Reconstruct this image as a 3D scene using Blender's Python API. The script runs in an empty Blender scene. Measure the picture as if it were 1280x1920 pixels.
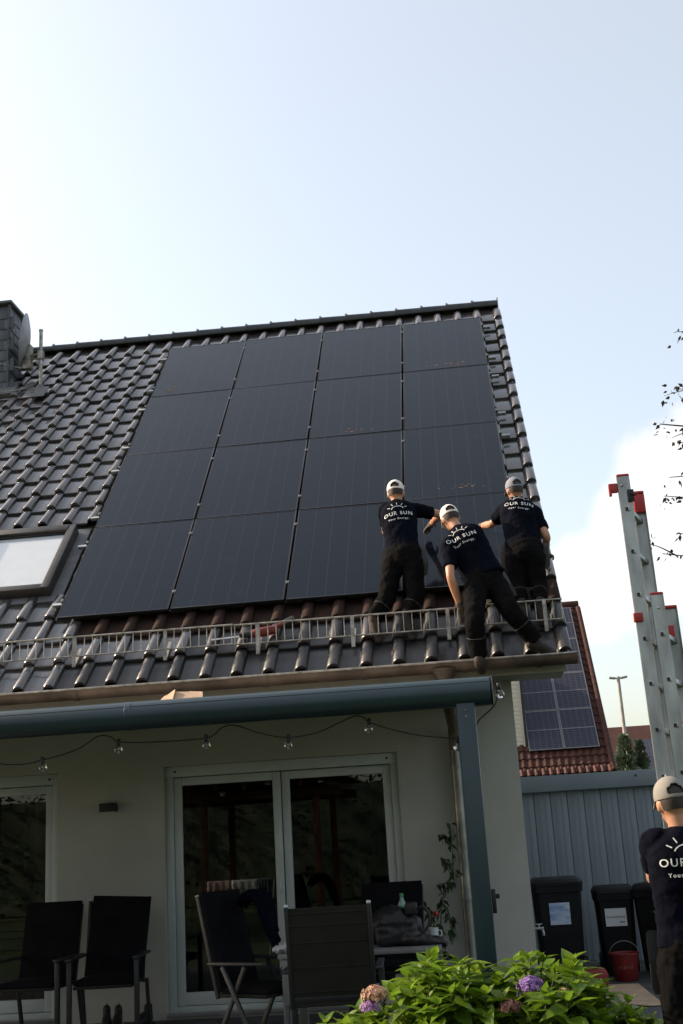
import bpy, bmesh, math, random
from mathutils import Vector, Matrix, noise
from mathutils.bvhtree import BVHTree
random.seed(7)
R = math.radians
SC = bpy.context.scene
COL = SC.collection

# ------------------------------------------------------------------ camera
cam_d = bpy.data.cameras.new('camera'); cam = bpy.data.objects.new('camera', cam_d); COL.objects.link(cam)
rx, dn, fw = Vector((0.991, 0.118, -0.057)), Vector((-0.086, 0.261, -0.962)), Vector((-0.098, 0.958, 0.269))
fw.normalize(); rx = (rx - fw * rx.dot(fw)).normalized(); up = rx.cross(fw)
m = Matrix((rx, up, -fw)).transposed().to_4x4(); m.translation = Vector((4.033, -11.117, 1.459))
cam.matrix_world = m
cam_d.sensor_fit = 'VERTICAL'; cam_d.sensor_height = 36.0; cam_d.lens = 2203.2 / 1920 * 36.0
cam_d.clip_start = 0.05; cam_d.clip_end = 3000
SC.camera = cam

# ------------------------------------------------------------------ sun and sky
SUN = Vector((-0.855, 0.17, 0.49)).normalized()
EL = math.asin(SUN.z); AZ = math.atan2(SUN.x, SUN.y)
sl = bpy.data.lights.new('sun', 'SUN'); sl.energy = 3.1; sl.angle = R(0.6); sl.color = (1.0, 0.80, 0.60)
so = bpy.data.objects.new('sun', sl); COL.objects.link(so); so.rotation_euler = SUN.to_track_quat('Z', 'Y').to_euler()
so.location = (-20, 5, 15)
wd = bpy.data.worlds.new('World'); SC.world = wd; wd.use_nodes = True
nt = wd.node_tree; nt.nodes.clear()
def wn(t, **k):
    n = nt.nodes.new(t)
    for a, b in k.items(): setattr(n, a, b)
    return n
def wl(a, b): nt.links.new(a, b)
sky = wn('ShaderNodeTexSky', sky_type='NISHITA', sun_disc=False, sun_elevation=EL, sun_rotation=AZ, altitude=50, air_density=1.0, dust_density=4.0, ozone_density=1.2)
geo = wn('ShaderNodeTexCoord')
nz = wn('ShaderNodeTexNoise'); nz.inputs['Scale'].default_value = 11.0; nz.inputs['Detail'].default_value = 7; nz.inputs['Roughness'].default_value = .55
wl(geo.outputs['Generated'], nz.inputs['Vector'])
# a few cumulus banks low over the horizon, all round
acc = None
for (d, w) in [((0.19, 0.945, 0.255), .065), ((0.152, 0.961, 0.222), .055), ((0.105, 0.973, 0.195), .05), ((0.32, 0.92, 0.23), .13), ((-.6, -.75, .2), .2), ((.75, -.6, .22), .18), ((-.95, -.2, .18), .15), ((.98, .1, .2), .17), ((.1, -.97, .3), .17)]:
    v = Vector(d).normalized()
    dt = wn('ShaderNodeVectorMath', operation='DISTANCE'); wl(geo.outputs['Generated'], dt.inputs[0]); dt.inputs[1].default_value = v
    mr = wn('ShaderNodeMapRange'); mr.inputs['From Min'].default_value = w * 1.5; mr.inputs['From Max'].default_value = 0; wl(dt.outputs['Value'], mr.inputs['Value'])
    if acc is None: acc = mr.outputs[0]
    else:
        mx = wn('ShaderNodeMath', operation='MAXIMUM'); wl(acc, mx.inputs[0]); wl(mr.outputs[0], mx.inputs[1]); acc = mx.outputs[0]
ad = wn('ShaderNodeMath', operation='ADD'); wl(acc, ad.inputs[0])
ns = wn('ShaderNodeMath', operation='MULTIPLY_ADD'); wl(nz.outputs['Fac'], ns.inputs[0]); ns.inputs[1].default_value = .9; ns.inputs[2].default_value = -.45
wl(ns.outputs[0], ad.inputs[1])
cr = wn('ShaderNodeMapRange', interpolation_type='SMOOTHSTEP'); cr.inputs['From Min'].default_value = .24; cr.inputs['From Max'].default_value = .46; cr.inputs['To Max'].default_value = .95
wl(ad.outputs[0], cr.inputs['Value'])
mxc = wn('ShaderNodeMix', data_type='RGBA'); wl(cr.outputs[0], mxc.inputs['Factor']); 
veil = wn('ShaderNodeMix', data_type='RGBA'); veil.inputs['Factor'].default_value = .36; wl(sky.outputs[0], veil.inputs['A']); veil.inputs['B'].default_value = (3.2, 3.05, 2.45, 1)   # thin even high haze
wl(veil.outputs['Result'], mxc.inputs['A']); mxc.inputs['B'].default_value = (3.2, 3.2, 3.2, 1)
bg = wn('ShaderNodeBackground'); bg.inputs['Strength'].default_value = 0.15; wl(mxc.outputs['Result'], bg.inputs['Color'])
ow = wn('ShaderNodeOutputWorld'); wl(bg.outputs[0], ow.inputs[0])
SC.view_settings.view_transform = 'Standard'; SC.view_settings.look = 'None'
SC.view_settings.exposure = 1.22; SC.view_settings.gamma = 1.0; SC.view_settings.use_curve_mapping = False
SC.cycles.max_bounces = 8; SC.cycles.use_denoising = True

# ------------------------------------------------------------------ helpers
ORG = {}
def tag(o, label=None, cat=None, group=None, kind=None):
    if label: o['label'] = label
    if cat: o['category'] = cat
    if group: o['group'] = group
    if kind: o['kind'] = kind
    return o
def thing(name, label, cat, loc=(0, 0, 0), group=None, rz=0):
    o = bpy.data.objects.new(name, None); COL.objects.link(o); o.location = loc; o.rotation_euler = (0, 0, rz)
    o.empty_display_size = .1; ORG[o] = Vector(loc)
    return tag(o, label, cat, group)
def link(name, me, parent=None, loc=(0, 0, 0), rot=(0, 0, 0)):
    o = bpy.data.objects.new(name, me); COL.objects.link(o); o.parent = parent; o.location = loc; o.rotation_euler = rot
    return o
def copy_tree(o, parent=None):
    c = o.copy(); COL.objects.link(c); c.parent = parent
    for ch in list(o.children): copy_tree(ch, c)
    return c

MATS = {}
def mat(name, col, rough=.6, metal=0., var=.12, scale=6., bump=0., bscale=80., spec=.5, rnd=0., coat=0., detail=4, stretch=None, col2=None, trans=0.):
    if name in MATS: return MATS[name]
    m_ = bpy.data.materials.new(name); m_.use_nodes = True; t = m_.node_tree; b = t.nodes['Principled BSDF']
    tc = t.nodes.new('ShaderNodeTexCoord'); n1 = t.nodes.new('ShaderNodeTexNoise'); n1.inputs['Scale'].default_value = scale; n1.inputs['Detail'].default_value = detail
    src = tc.outputs['Object']
    if stretch:
        mp = t.nodes.new('ShaderNodeMapping'); mp.inputs['Scale'].default_value = stretch; t.links.new(src, mp.inputs[0]); src = mp.outputs[0]
    t.links.new(src, n1.inputs['Vector'])
    rp = t.nodes.new('ShaderNodeMapRange'); rp.inputs['From Min'].default_value = .3; rp.inputs['From Max'].default_value = .7
    t.links.new(n1.outputs['Fac'], rp.inputs['Value'])
    mx = t.nodes.new('ShaderNodeMix'); mx.data_type = 'RGBA'
    c2 = col2 or tuple(c * (1 - var * 2) for c in col)
    mx.inputs['A'].default_value = (*[min(1, c * (1 + (0 if col2 else var))) for c in col], 1); mx.inputs['B'].default_value = (*c2, 1)
    t.links.new(rp.outputs[0], mx.inputs['Factor'])
    out = mx.outputs['Result']
    if rnd:
        oi = t.nodes.new('ShaderNodeObjectInfo'); hs = t.nodes.new('ShaderNodeHueSaturation')
        r2 = t.nodes.new('ShaderNodeMapRange'); r2.inputs['To Min'].default_value = 1 - rnd; r2.inputs['To Max'].default_value = 1 + rnd
        t.links.new(oi.outputs['Random'], r2.inputs['Value']); t.links.new(r2.outputs[0], hs.inputs['Value']); t.links.new(out, hs.inputs['Color']); out = hs.outputs['Color']
    t.links.new(out, b.inputs['Base Color'])
    rr = t.nodes.new('ShaderNodeMapRange'); rr.inputs['To Min'].default_value = max(0, rough - .08); rr.inputs['To Max'].default_value = min(1, rough + .08)
    t.links.new(n1.outputs['Fac'], rr.inputs['Value']); t.links.new(rr.outputs[0], b.inputs['Roughness'])
    b.inputs['Metallic'].default_value = metal; b.inputs['Specular IOR Level'].default_value = spec; b.inputs['Coat Weight'].default_value = coat
    if bump:
        n2 = t.nodes.new('ShaderNodeTexNoise'); n2.inputs['Scale'].default_value = bscale; n2.inputs['Detail'].default_value = 3; t.links.new(src, n2.inputs['Vector'])
        bp = t.nodes.new('ShaderNodeBump'); bp.inputs['Strength'].default_value = bump; bp.inputs['Distance'].default_value = .01
        t.links.new(n2.outputs['Fac'], bp.inputs['Height']); t.links.new(bp.outputs[0], b.inputs['Normal'])
    if trans:
        tr = t.nodes.new('ShaderNodeBsdfTranslucent'); t.links.new(out, tr.inputs['Color']); ms = t.nodes.new('ShaderNodeMixShader'); ms.inputs[0].default_value = trans
        o_ = t.nodes['Material Output']; t.links.new(b.outputs[0], ms.inputs[1]); t.links.new(tr.outputs[0], ms.inputs[2]); t.links.new(ms.outputs[0], o_.inputs['Surface'])
    MATS[name] = m_
    return m_
def glass_mat(name, tint=(.9, .95, .93), refl=.06, rough=.0):
    if name in MATS: return MATS[name]
    m_ = bpy.data.materials.new(name); m_.use_nodes = True; t = m_.node_tree; t.nodes.clear()
    fr = t.nodes.new('ShaderNodeFresnel'); fr.inputs['IOR'].default_value = 1.6
    tb = t.nodes.new('ShaderNodeBsdfTransparent'); tb.inputs[0].default_value = (*tint, 1)
    gb = t.nodes.new('ShaderNodeBsdfGlossy'); gb.inputs['Roughness'].default_value = rough
    ms = t.nodes.new('ShaderNodeMixShader'); o_ = t.nodes.new('ShaderNodeOutputMaterial')
    t.links.new(fr.outputs[0], ms.inputs[0]); t.links.new(tb.outputs[0], ms.inputs[1]); t.links.new(gb.outputs[0], ms.inputs[2]); t.links.new(ms.outputs[0], o_.inputs[0])
    MATS[name] = m_
    return m_

class MB:
    def __init__(s): s.v = []; s.f = []
    def add(s, vs, fs):
        k = len(s.v); s.v += [tuple(v) for v in vs]; s.f += [tuple(i + k for i in f) for f in fs]; return s
    def box(s, a, b, mtx=None, ch=0.0):
        x0, y0, z0 = a; x1, y1, z1 = b
        if ch:
            bm = bmesh.new(); bmesh.ops.create_cube(bm, size=1)
            for v in bm.verts: v.co = Vector(((x0 + x1) / 2 + v.co.x * (x1 - x0), (y0 + y1) / 2 + v.co.y * (y1 - y0), (z0 + z1) / 2 + v.co.z * (z1 - z0)))
            bmesh.ops.bevel(bm, geom=bm.edges[:], offset=ch, segments=2, affect='EDGES', profile=.5)
            vs = [v.co.copy() for v in bm.verts]; bm.verts.index_update(); fs = [[v.index for v in f.verts] for f in bm.faces]; bm.free()
        else:
            vs = [Vector(p) for p in [(x0, y0, z0), (x1, y0, z0), (x1, y1, z0), (x0, y1, z0), (x0, y0, z1), (x1, y0, z1), (x1, y1, z1), (x0, y1, z1)]]
            fs = [(0, 3, 2, 1), (4, 5, 6, 7), (0, 1, 5, 4), (1, 2, 6, 5), (2, 3, 7, 6), (3, 0, 4, 7)]
        if mtx: vs = [mtx @ v for v in vs]
        return s.add(vs, fs)
    def beam(s, p, q, w, h, upv=(0, 0, 1), ch=0.0):
        p, q = Vector(p), Vector(q); d = q - p; L = d.length; d.normalize(); u = Vector(upv); x = d.cross(u)
        if x.length < 1e-4: x = d.cross(Vector((1, 0, 0)))
        x.normalize(); u = x.cross(d)
        mt = Matrix((x, d, u)).transposed().to_4x4(); mt.translation = p
        return s.box((-w / 2, 0, -h / 2), (w / 2, L, h / 2), mt, ch)
    def tube(s, pts, r, seg=8, caps=True):
        pts = [Vector(p) for p in pts]; n = len(pts); rs = r if isinstance(r, (list, tuple)) else [r] * n
        vs = []; fs = []; pr = None
        for i, p in enumerate(pts):
            t = (pts[min(i + 1, n - 1)] - pts[max(i - 1, 0)]).normalized()
            if pr is None: pr = t.orthogonal().normalized()
            pr = (pr - t * pr.dot(t)).normalized(); b = t.cross(pr)
            for k in range(seg):
                a = 2 * math.pi * k / seg; vs.append(p + (pr * math.cos(a) + b * math.sin(a)) * rs[i])
        for i in range(n - 1):
            for k in range(seg):
                k2 = (k + 1) % seg; fs.append((i * seg + k, i * seg + k2, (i + 1) * seg + k2, (i + 1) * seg + k))
        if caps: fs.append(tuple(range(seg))[::-1]); fs.append(tuple((n - 1) * seg + k for k in range(seg)))
        return s.add(vs, fs)
    def lathe(s, prof, c=(0, 0, 0), seg=20, mtx=None):
        vs = []; fs = []
        for (r, z) in prof:
            for k in range(seg):
                a = 2 * math.pi * k / seg; v = Vector((r * math.cos(a), r * math.sin(a), z)); v = mtx @ v if mtx else v + Vector(c); vs.append(v)
        for i in range(len(prof) - 1):
            for k in range(seg):
                k2 = (k + 1) % seg; fs.append((i * seg + k, i * seg + k2, (i + 1) * seg + k2, (i + 1) * seg + k))
        return s.add(vs, fs)
    def ball(s, c, r, seg=12, mtx=None):
        rr = Vector((r, r, r)) if not hasattr(r, '__len__') else Vector(r)
        prof = []; vs = []; fs = []; n = seg // 2
        for i in range(n + 1):
            th = math.pi * i / n
            for k in range(seg):
                a = 2 * math.pi * k / seg
                v = Vector((rr.x * math.sin(th) * math.cos(a), rr.y * math.sin(th) * math.sin(a), rr.z * math.cos(th)))
                vs.append((mtx @ v if mtx else v) + Vector(c))
        for i in range(n):
            for k in range(seg):
                k2 = (k + 1) % seg; fs.append((i * seg + k, (i + 1) * seg + k, (i + 1) * seg + k2, i * seg + k2))
        return s.add(vs, fs)
    def prism(s, poly, x0, x1):   # polygon in (y,z), extruded along x
        n = len(poly); vs = [(x0, y, z) for y, z in poly] + [(x1, y, z) for y, z in poly]
        fs = [tuple(range(n)), tuple(range(2 * n - 1, n - 1, -1))] + [((i + 1) % n, i, n + i, n + (i + 1) % n) for i in range(n)]
        return s.add(vs, fs)
    def mesh(s, name, m_, org=(0, 0, 0), smooth=True):
        me = bpy.data.meshes.new(name); o = Vector(org)
        me.from_pydata([Vector(v) - o for v in s.v], [], s.f); me.materials.append(m_); me.validate()
        bm = bmesh.new(); bm.from_mesh(me); bmesh.ops.remove_doubles(bm, verts=bm.verts[:], dist=1e-6); bmesh.ops.recalc_face_normals(bm, faces=bm.faces[:]); bm.to_mesh(me); bm.free()
        if smooth:
            me.polygons.foreach_set('use_smooth', [True] * len(me.polygons)); me.set_sharp_from_angle(angle=R(38))
        return me
    def build(s, name, m_, parent=None, org=None, smooth=True):
        o0 = ORG.get(parent, Vector((0, 0, 0))) if parent else Vector(org or (0, 0, 0))
        ob = link(name, s.mesh(name, m_, o0, smooth), parent, (0, 0, 0) if parent else o0)
        ORG[ob] = o0
        return ob
# copies of meshes parented to a part: local coordinates of that part's origin
PITCH = R(45.75); CP, SP = math.cos(PITCH), math.sin(PITCH)
def RF(u, v, n=0.): return Vector((u, v * CP - n * SP, v * SP + n * CP + 3.75))   # roof coordinates: along eave, up the slope, outwards
ROT = (PITCH, 0, 0)

# ------------------------------------------------------------------ materials
M_tile = mat('glazed_tile', (.024, .034, .046), .26, var=.25, scale=7, bump=.08, bscale=35, spec=1.0, rnd=.5, col2=(.072, .052, .042), coat=.75)
M_weath_shade = mat('weathered_shaded_tile', (.018, .022, .027), .38, var=.3, scale=12, bump=.1, bscale=30, spec=.55, rnd=.4, col2=(.034, .026, .022), coat=.12)  # weathering, with shade from the workers painted in
M_dirt_shade = mat('dirty_shaded_tile', (.014, .010, .009), .9, var=.3, scale=16, spec=.25, col2=(.042, .018, .011), bump=.3, bscale=60)  # brown dirt, with the array's shadow also put into the colour
M_ridge = mat('ridge_glaze', (.026, .027, .030), .32, var=.2, rnd=.15)
M_deck = mat('roof_underlay', (.03, .022, .018), .9)
M_wall = mat('render_plaster', (.43, .43, .39), .92, var=.08, scale=.9, bump=.5, bscale=90, spec=.2)
M_upvc = mat('white_upvc', (.50, .54, .54), .35, var=.03)
M_glass = glass_mat('window_glass', (.42, .47, .45))
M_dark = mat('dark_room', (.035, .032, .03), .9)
M_zinc = mat('weathered_zinc', (.24, .24, .22), .42, metal=.75, var=.2, scale=5)
M_gut = mat('brown_gutter', (.12, .088, .066), .48, metal=.3, var=.3, scale=4)
M_soff = mat('cream_fascia', (.34, .32, .26), .6, var=.05)
M_teal = mat('teal_paint', (.014, .034, .044), .36, var=.08, scale=3, spec=.55)
M_alu = mat('aluminium', (.40, .42, .425), .36, metal=.75, var=.22, scale=9, stretch=(1, 1, .3))
M_galv = mat('galvanised_steel', (.33, .31, .27), .45, metal=.6, var=.25, scale=14)
M_black = mat('black_plastic', (.008, .008, .009), .55, var=.1)
M_blackm = mat('black_anodised', (.014, .015, .017), .32, metal=.3, var=.08)
M_red = mat('red_plastic', (.38, .018, .016), .42, var=.12)
M_slate = mat('slate', (.045, .050, .060), .5, rnd=.3, bump=.2, bscale=30)
M_lead = mat('lead_flashing', (.12, .12, .125), .55, metal=.3)
M_navy = mat('navy_cotton', (.0028, .0036, .0085), .95, var=.15, scale=10, bump=.15, bscale=200, spec=.05)
M_trou = mat('work_trousers', (.0055, .0052, .0055), .92, var=.06, scale=9, bump=.2, bscale=220, spec=.04)
M_skin = mat('skin', (.44, .22, .13), .5, var=.08, scale=12, spec=.4)
M_capw = mat('cap_white', (.72, .68, .62), .85, var=.05, bump=.1, bscale=250)
M_capg = mat('cap_grey', (.20, .21, .25), .85, var=.05, bump=.1, bscale=250)
M_capb = mat('cap_beige', (.22, .205, .185), .85, var=.05, bump=.1, bscale=250)
M_hair = mat('dark_hair', (.03, .02, .014), .7)
M_glove = mat('work_glove', (.05, .045, .04), .85, col2=(.11, .09, .07))
M_boot = mat('brown_boot', (.030, .020, .015), .8, var=.25)
M_print = mat('white_print', (.62, .64, .62), .7, var=.04)
M_strap = mat('reflective_seam', (.07, .06, .052), .7)

# ------------------------------------------------------------------ ground
gr = MB(); gr.add([(-400, -400, -.03), (400, -400, -.03), (400, 600, -.03), (-400, 600, -.03)], [(0, 1, 2, 3)])
tag(gr.build('lawn', mat('lawn_grass', (.035, .065, .014), .9, var=.3, scale=3, bump=.6, bscale=60)), kind='structure')
gr = MB().box((-8, -4.4, -.10), (6.9, 3.2, 0.0))
tag(gr.build('terrace', mat('paving', (.055, .058, .062), .75, var=.25, scale=2.5, bump=.25, bscale=50)), kind='structure')

# ------------------------------------------------------------------ house
HX0, HX1 = -6.0, 4.385
house = thing('house', 'cream rendered house with dark tiled roof carrying the black solar array', 'house', (0, 0, 0))
D0, D1, DZ0, DZ1 = 1.06, 3.272, .05, 2.228
L0, L1, LZ1 = -1.9, .03, 2.235
w = MB()
w.box((HX0, 0, 0), (L0, .32, 2.86)); w.box((L1, 0, 0), (D0, .32, 2.86)); w.box((D1, 0, 0), (HX1, .32, 2.86))
w.box((L0, 0, LZ1), (L1, .32, 2.86)); w.box((D0, 0, DZ1), (D1, .32, 2.86)); w.box((L0, 0, 0), (L1, .32, .05)); w.box((D0, 0, 0), (D1, .32, .05))
wallo = w.build('wall', M_wall, house)
g = MB(); rz = 9.0
g.prism([(.32, 0), (8.9, 0), (8.9, 5.2), (5.45, 8.75), (.32, 3.55), ], HX1 - .3, HX1 - .002)
g.build('gable_wall', M_wall, house)
g = MB(); g.prism([(.32, 0), (8.9, 0), (8.9, 5.2), (5.45, 8.75), (.32, 3.55)], HX0, HX0 + .3); g.build('gable_wall', M_wall, house)
MB().box((HX0 + .3, 8.6, 0), (HX1 - .3, 8.9, 5.2)).build('back_wall', M_wall, house)
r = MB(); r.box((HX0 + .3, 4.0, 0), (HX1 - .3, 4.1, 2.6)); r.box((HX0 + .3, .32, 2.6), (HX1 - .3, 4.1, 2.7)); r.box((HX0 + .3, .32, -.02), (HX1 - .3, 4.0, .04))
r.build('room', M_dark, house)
MB().box((HX0, -.52, 2.80), (4.85, -.002, 2.90)).build('eave_soffit', M_soff, house)
MB().box((HX0, -.56, 2.79), (4.86, -.522, 2.93)).build('fascia_board', M_soff, house)
# roof slab (front and back) and its coverings
deck = MB()
poly = [(-1.0, -.17), (7.62, -.17), (7.62, -.27), (-1.0, -.27)]
deck.prism([tuple(RF(0, a, b).yz) for a, b in poly], HX0, 4.86)
ry = RF(0, 7.62, -.17).y
deck.prism([(2 * ry - RF(0, max(a, 2.7), b).y, RF(0, max(a, 2.7), b).z) for a, b in poly], HX0, 4.86)
roof = deck.build('roof', M_deck, house)

TW, TC = .2935, .383
def tile_mesh(name, jit=0):
    prof = [(-.2440, .006), (-.236, .0), (-.15, -.001), (-.075, .0), (-.068, .008), (-.062, .028), (-.046, .053), (-.024, .066), (0, .070), (.022, .066), (.042, .053), (.0505, .034), (.0505, .012)]
    rows = [(0.0, -.018), (.005, -.005), (.018, 0.0), (.44, -.044)]
    vs = []; fs = []; n = len(prof)
    for (y, dz) in rows:
        for (x, z) in prof:
            sq = 1.0 if y > .03 else 1.06
            vs.append((x, y, z * (sq if y < .3 else .86) + dz))
    for i in range(len(rows) - 1):
        for k in range(n - 1): fs.append((i * n + k, i * n + k + 1, (i + 1) * n + k + 1, (i + 1) * n + k))
    b0 = len(vs)
    for (x, z) in prof: vs.append((x, .006, z - .038))
    for k in range(n - 1): fs.append((b0 + k, b0 + k + 1, k + 1, k))
    b1 = len(vs)
    for (x, z) in prof: vs.append((x, .42, z * .86 - .075))
    for k in range(n - 1): fs.append((b1 + k, b1 + k + 1, b0 + k + 1, b0 + k))
    mb = MB().add(vs, fs)
    return mb.mesh(name, M_tile)
tm = tile_mesh('tile'); tmd = tm.copy(); tmd.materials.clear(); tmd.materials.append(M_dirt_shade); tmw = tm.copy(); tmw.materials.clear(); tmw.materials.append(M_weath_shade)
hidden = MB(); shown = 0
hv = [v.co.copy() for v in tm.vertices]; hf = [tuple(p.vertices) for p in tm.polygons]
rot_m = Matrix.Rotation(PITCH, 4, 'X')
SKY = (-1.30, -.22, .50, 1.88)   # roof window hole: u0,u1,v0,v1
for i in range(36):
    for k in range(22):
        u = 4.868 - TW * i; v = -1.03 + TC * k
        if u + .05 > SKY[0] + .03 and u - .24 < SKY[1] - .03 and v + .36 > SKY[2] and v + .1 < SKY[3]: continue
        L = 10 * (1 if v < 3 else 1)
        inframe = u > -1.2 - (v + 1.03) * .26
        under = 0.02 < u - .24 and u < 4.5 and v > -.02 and v + TC < 6.95
        pos = RF(u + random.uniform(-.003, .003), v + random.uniform(-.004, .004), -.105 + random.uniform(-.002, .003))
        rr_ = (PITCH + random.gauss(0, .007), random.gauss(0, .010), random.gauss(0, .008))
        if under or not inframe or shown >= 300:
            mt = Matrix.Translation(pos) @ rot_m; hidden.add([mt @ c for c in hv], hf)
        else:
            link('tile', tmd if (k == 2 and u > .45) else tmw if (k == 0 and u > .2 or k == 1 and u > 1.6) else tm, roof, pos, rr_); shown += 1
tag(hidden.build('covered_tiles', M_tile, roof), kind='stuff')
# ridge
ridge_c = RF(0, 7.60, -.05); ridge_c.y += .06
def ridge_mesh():
    vs = []; fs = []; n = 12
    rows = [(0, .092), (.03, .098), (.05, .090), (.40, .082)]
    for (x, r_) in rows:
        for k in range(n + 1):
            a = R(-25) + R(230) * k / n; vs.append((x, -math.cos(a) * r_ * 1.05, math.sin(a) * r_ * .95))
    for i in range(3):
        for k in range(n): fs.append((i * (n + 1) + k, i * (n + 1) + k + 1, (i + 1) * (n + 1) + k + 1, (i + 1) * (n + 1) + k))
    return MB().add(vs, fs).mesh('ridge_tile', M_ridge)
rm = ridge_mesh(); rclip = MB().box((-.012, -.045, .075), (.020, .045, .100), ch=.005).mesh('ridge_clip', M_zinc)
for i in range(26):
    x = 4.50 - .385 * i
    t_ = link('ridge_tile', rm, roof, (x, ridge_c.y, ridge_c.z - .03), (0, random.uniform(-.004, .004), 0))
    link('ridge_clip', rclip, roof, (x + .01, ridge_c.y, ridge_c.z - .03))
MB().box((4.885, ridge_c.y - .10, ridge_c.z - .12), (4.90, ridge_c.y + .10, ridge_c.z + .052), ch=.005).build('ridge_end', M_ridge, roof)
vb = MB().beam(RF(4.872, -.98, -.19), RF(4.872, 7.5, -.19), .022, .13, upv=RF(0, 0, 1) - RF(0, 0, 0)); vb.build('verge_board', M_soff, roof)

# gutter
gut = MB(); vs = []; fs = []; n = 12; GY, GZ, GR = -.705, 2.912, .085
def halfround(x0, x1, r0, r1, cap=True):
    mb = MB(); vs = []; fs = []
    for x in (x0, x1):
        for rr_ in (r0, r1):
            for k in range(n + 1):
                a = math.pi * k / n; vs.append((x, GY - math.cos(a) * rr_, GZ - math.sin(a) * rr_))
    N = n + 1
    for k in range(n):
        fs += [(k, k + 1, 2 * N + k + 1, 2 * N + k), (N + k, 3 * N + k, 3 * N + k + 1, N + k + 1), (k, N + k, N + k + 1, k + 1), (2 * N + k, 2 * N + k + 1, 3 * N + k + 1, 3 * N + k)]
    fs += [(0, 2 * N, 3 * N, N), (n, N + n, 3 * N + n, 2 * N + n)]
    return mb.add(vs, fs)
halfround(HX0, 4.95, GR, GR - .004).build('gutter', M_gut, house)
gutter = bpy.data.objects['gutter']
b = MB().tube([(HX0, GY - GR, GZ + .004), (4.95, GY - GR, GZ + .004)], .011, 8); b.build('gutter_lip', M_galv, gutter)
vs = [(4.951, GY - math.cos(math.pi * k / n) * GR, GZ - math.sin(math.pi * k / n) * GR) for k in range(n + 1)]
e_ = MB().add(vs + [(4.957, a[1], a[2]) for a in vs], [tuple(range(n + 1)), tuple(range(2 * n + 1, n, -1))] + [(k, k + 1, n + 2 + k, n + 1 + k) for k in range(n)]); e_.build('gutter_end', M_gut, gutter)
for x in [-1.3, -.4, .45, 1.33, 2.2, 3.08, 3.98, 4.62]:
    halfround(x - .024, x + .024, GR + .007, GR + .0005).build('gutter_band', M_gut, gutter)
fn = MB(); mt = Matrix.Translation((3.79, GY, 0))
fn.lathe([(.125, 2.862), (.12, 2.845), (.055, 2.74), (.052, 2.66)], mtx=mt @ Matrix.Scale(1, 4)); fn.build('gutter_outlet', M_gut, gutter)
dp = MB().tube([(3.79, GY, 2.70), (3.79, GY, 2.62), (3.80, GY + .06, 2.55), (3.815, -.16, 2.42), (3.815, -.095, 2.34), (3.815, -.095, 2.2)], .05, 16); dpo = dp.build('downpipe', M_gut, house)  # pipe's shade put into the colour: brown upper run, zinc below
MB().tube([(3.815, -.095, 2.22), (3.815, -.095, .02)], .048, 16).build('lower_pipe', M_zinc, dpo)
for z in (2.06, .9): MB().lathe([(.054, z - .018), (.056, z), (.054, z + .018)], (3.815, -.095, 0), 16).build('pipe_clip', M_zinc, dpo)
# doors
def door(name, x0, x1, z0, z1, leaves, parent):
    yf = .06
    fr = MB(); t_ = .075; top = .10
    fr.box((x0 + .002, yf, z0), (x0 + t_, yf + .09, z1 - top), ch=.004); fr.box((x1 - t_, yf, z0), (x1 - .002, yf + .09, z1 - top), ch=.004)
    fr.box((x0 + .002, yf - .02, z1 - top), (x1 - .002, yf + .09, z1 - .002), ch=.004); fr.box((x0 + t_, yf + .005, z0), (x1 - t_, yf + .085, z0 + .05), ch=.004)
    d = fr.build(name, M_upvc, parent)
    w_ = (x1 - x0 - 2 * t_) / leaves
    for i in range(leaves):
        a = x0 + t_ + i * w_ + .004; b_ = a + w_ - .008; s_ = .075; zb, zt = z0 + .054, z1 - top - .006; y = yf + .012 + .022 * (i % 2)
        sm = MB(); sm.box((a, y, zb), (a + s_, y + .06, zt), ch=.006); sm.box((b_ - s_, y, zb), (b_, y + .06, zt), ch=.006); sm.box((a + s_, y + .001, zb), (b_ - s_, y + .059, zb + .11), ch=.006); sm.box((a + s_, y + .001, zt - s_), (b_ - s_, y + .059, zt), ch=.006)
        sm.build('sash', M_upvc, d)
        MB().box((a + s_ - .01, y + .026, zb + .10), (b_ - s_ + .01, y + .034, zt - s_ + .01)).build('pane', M_glass, d, smooth=False)
        if i == 0 and leaves == 2: 
            h = MB().box((b_ - .055, y - .018, 1.02), (b_ - .022, y - .001, 1.13), ch=.004); h.box((b_ - .05, y - .05, 1.06), (b_ + .0, y - .02, 1.085), ch=.005); h.build('handle', M_upvc, d)
    for x in (x0 + .10, x1 - .10): MB().lathe([(0, 0), (.011, 0), (.011, .008), (0, .008)], mtx=Matrix.Translation((x, yf - .021, z1 - .05)) @ Matrix.Rotation(R(90), 4, 'X'), seg=10).build('screw_cap', M_black, d)
    MB().box((x0 + .002, -.03, z0 - .03), (x1 - .002, yf + .02, z0 - .001), ch=.004).build('sill', mat('stone_sill', (.16, .165, .17), .6), d)
    return d
dr = door('terrace_door', D0, D1, DZ0, DZ1, 2, house); lw = door('patio_window', L0, L1, .05, LZ1, 2, house)
M_curt = mat('sheer_curtain', (.20, .24, .22), .9, trans=.3)
def curtain(x0, x1, y=.40, par=None):
    vs = []; fs = []; n = 48
    for k in range(n + 1):
        x = x0 + (x1 - x0) * k / n; yy = y + .025 * math.sin(k * 1.15) + .01 * math.sin(k * .5)
        vs += [(x, yy, .08), (x, yy + .006 * math.sin(k), 2.35)]
    for k in range(n): fs.append((2 * k, 2 * k + 2, 2 * k + 3, 2 * k + 1))
    MB().add(vs, fs).build('curtain', M_curt, par)
for a, b_ in [(1.02, 1.45), (2.95, 3.35)]: curtain(a, b_, par=dr)
for a, b_ in [(-.45, .08), (-1.95, -1.5)]: curtain(a, b_, par=lw)

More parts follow.
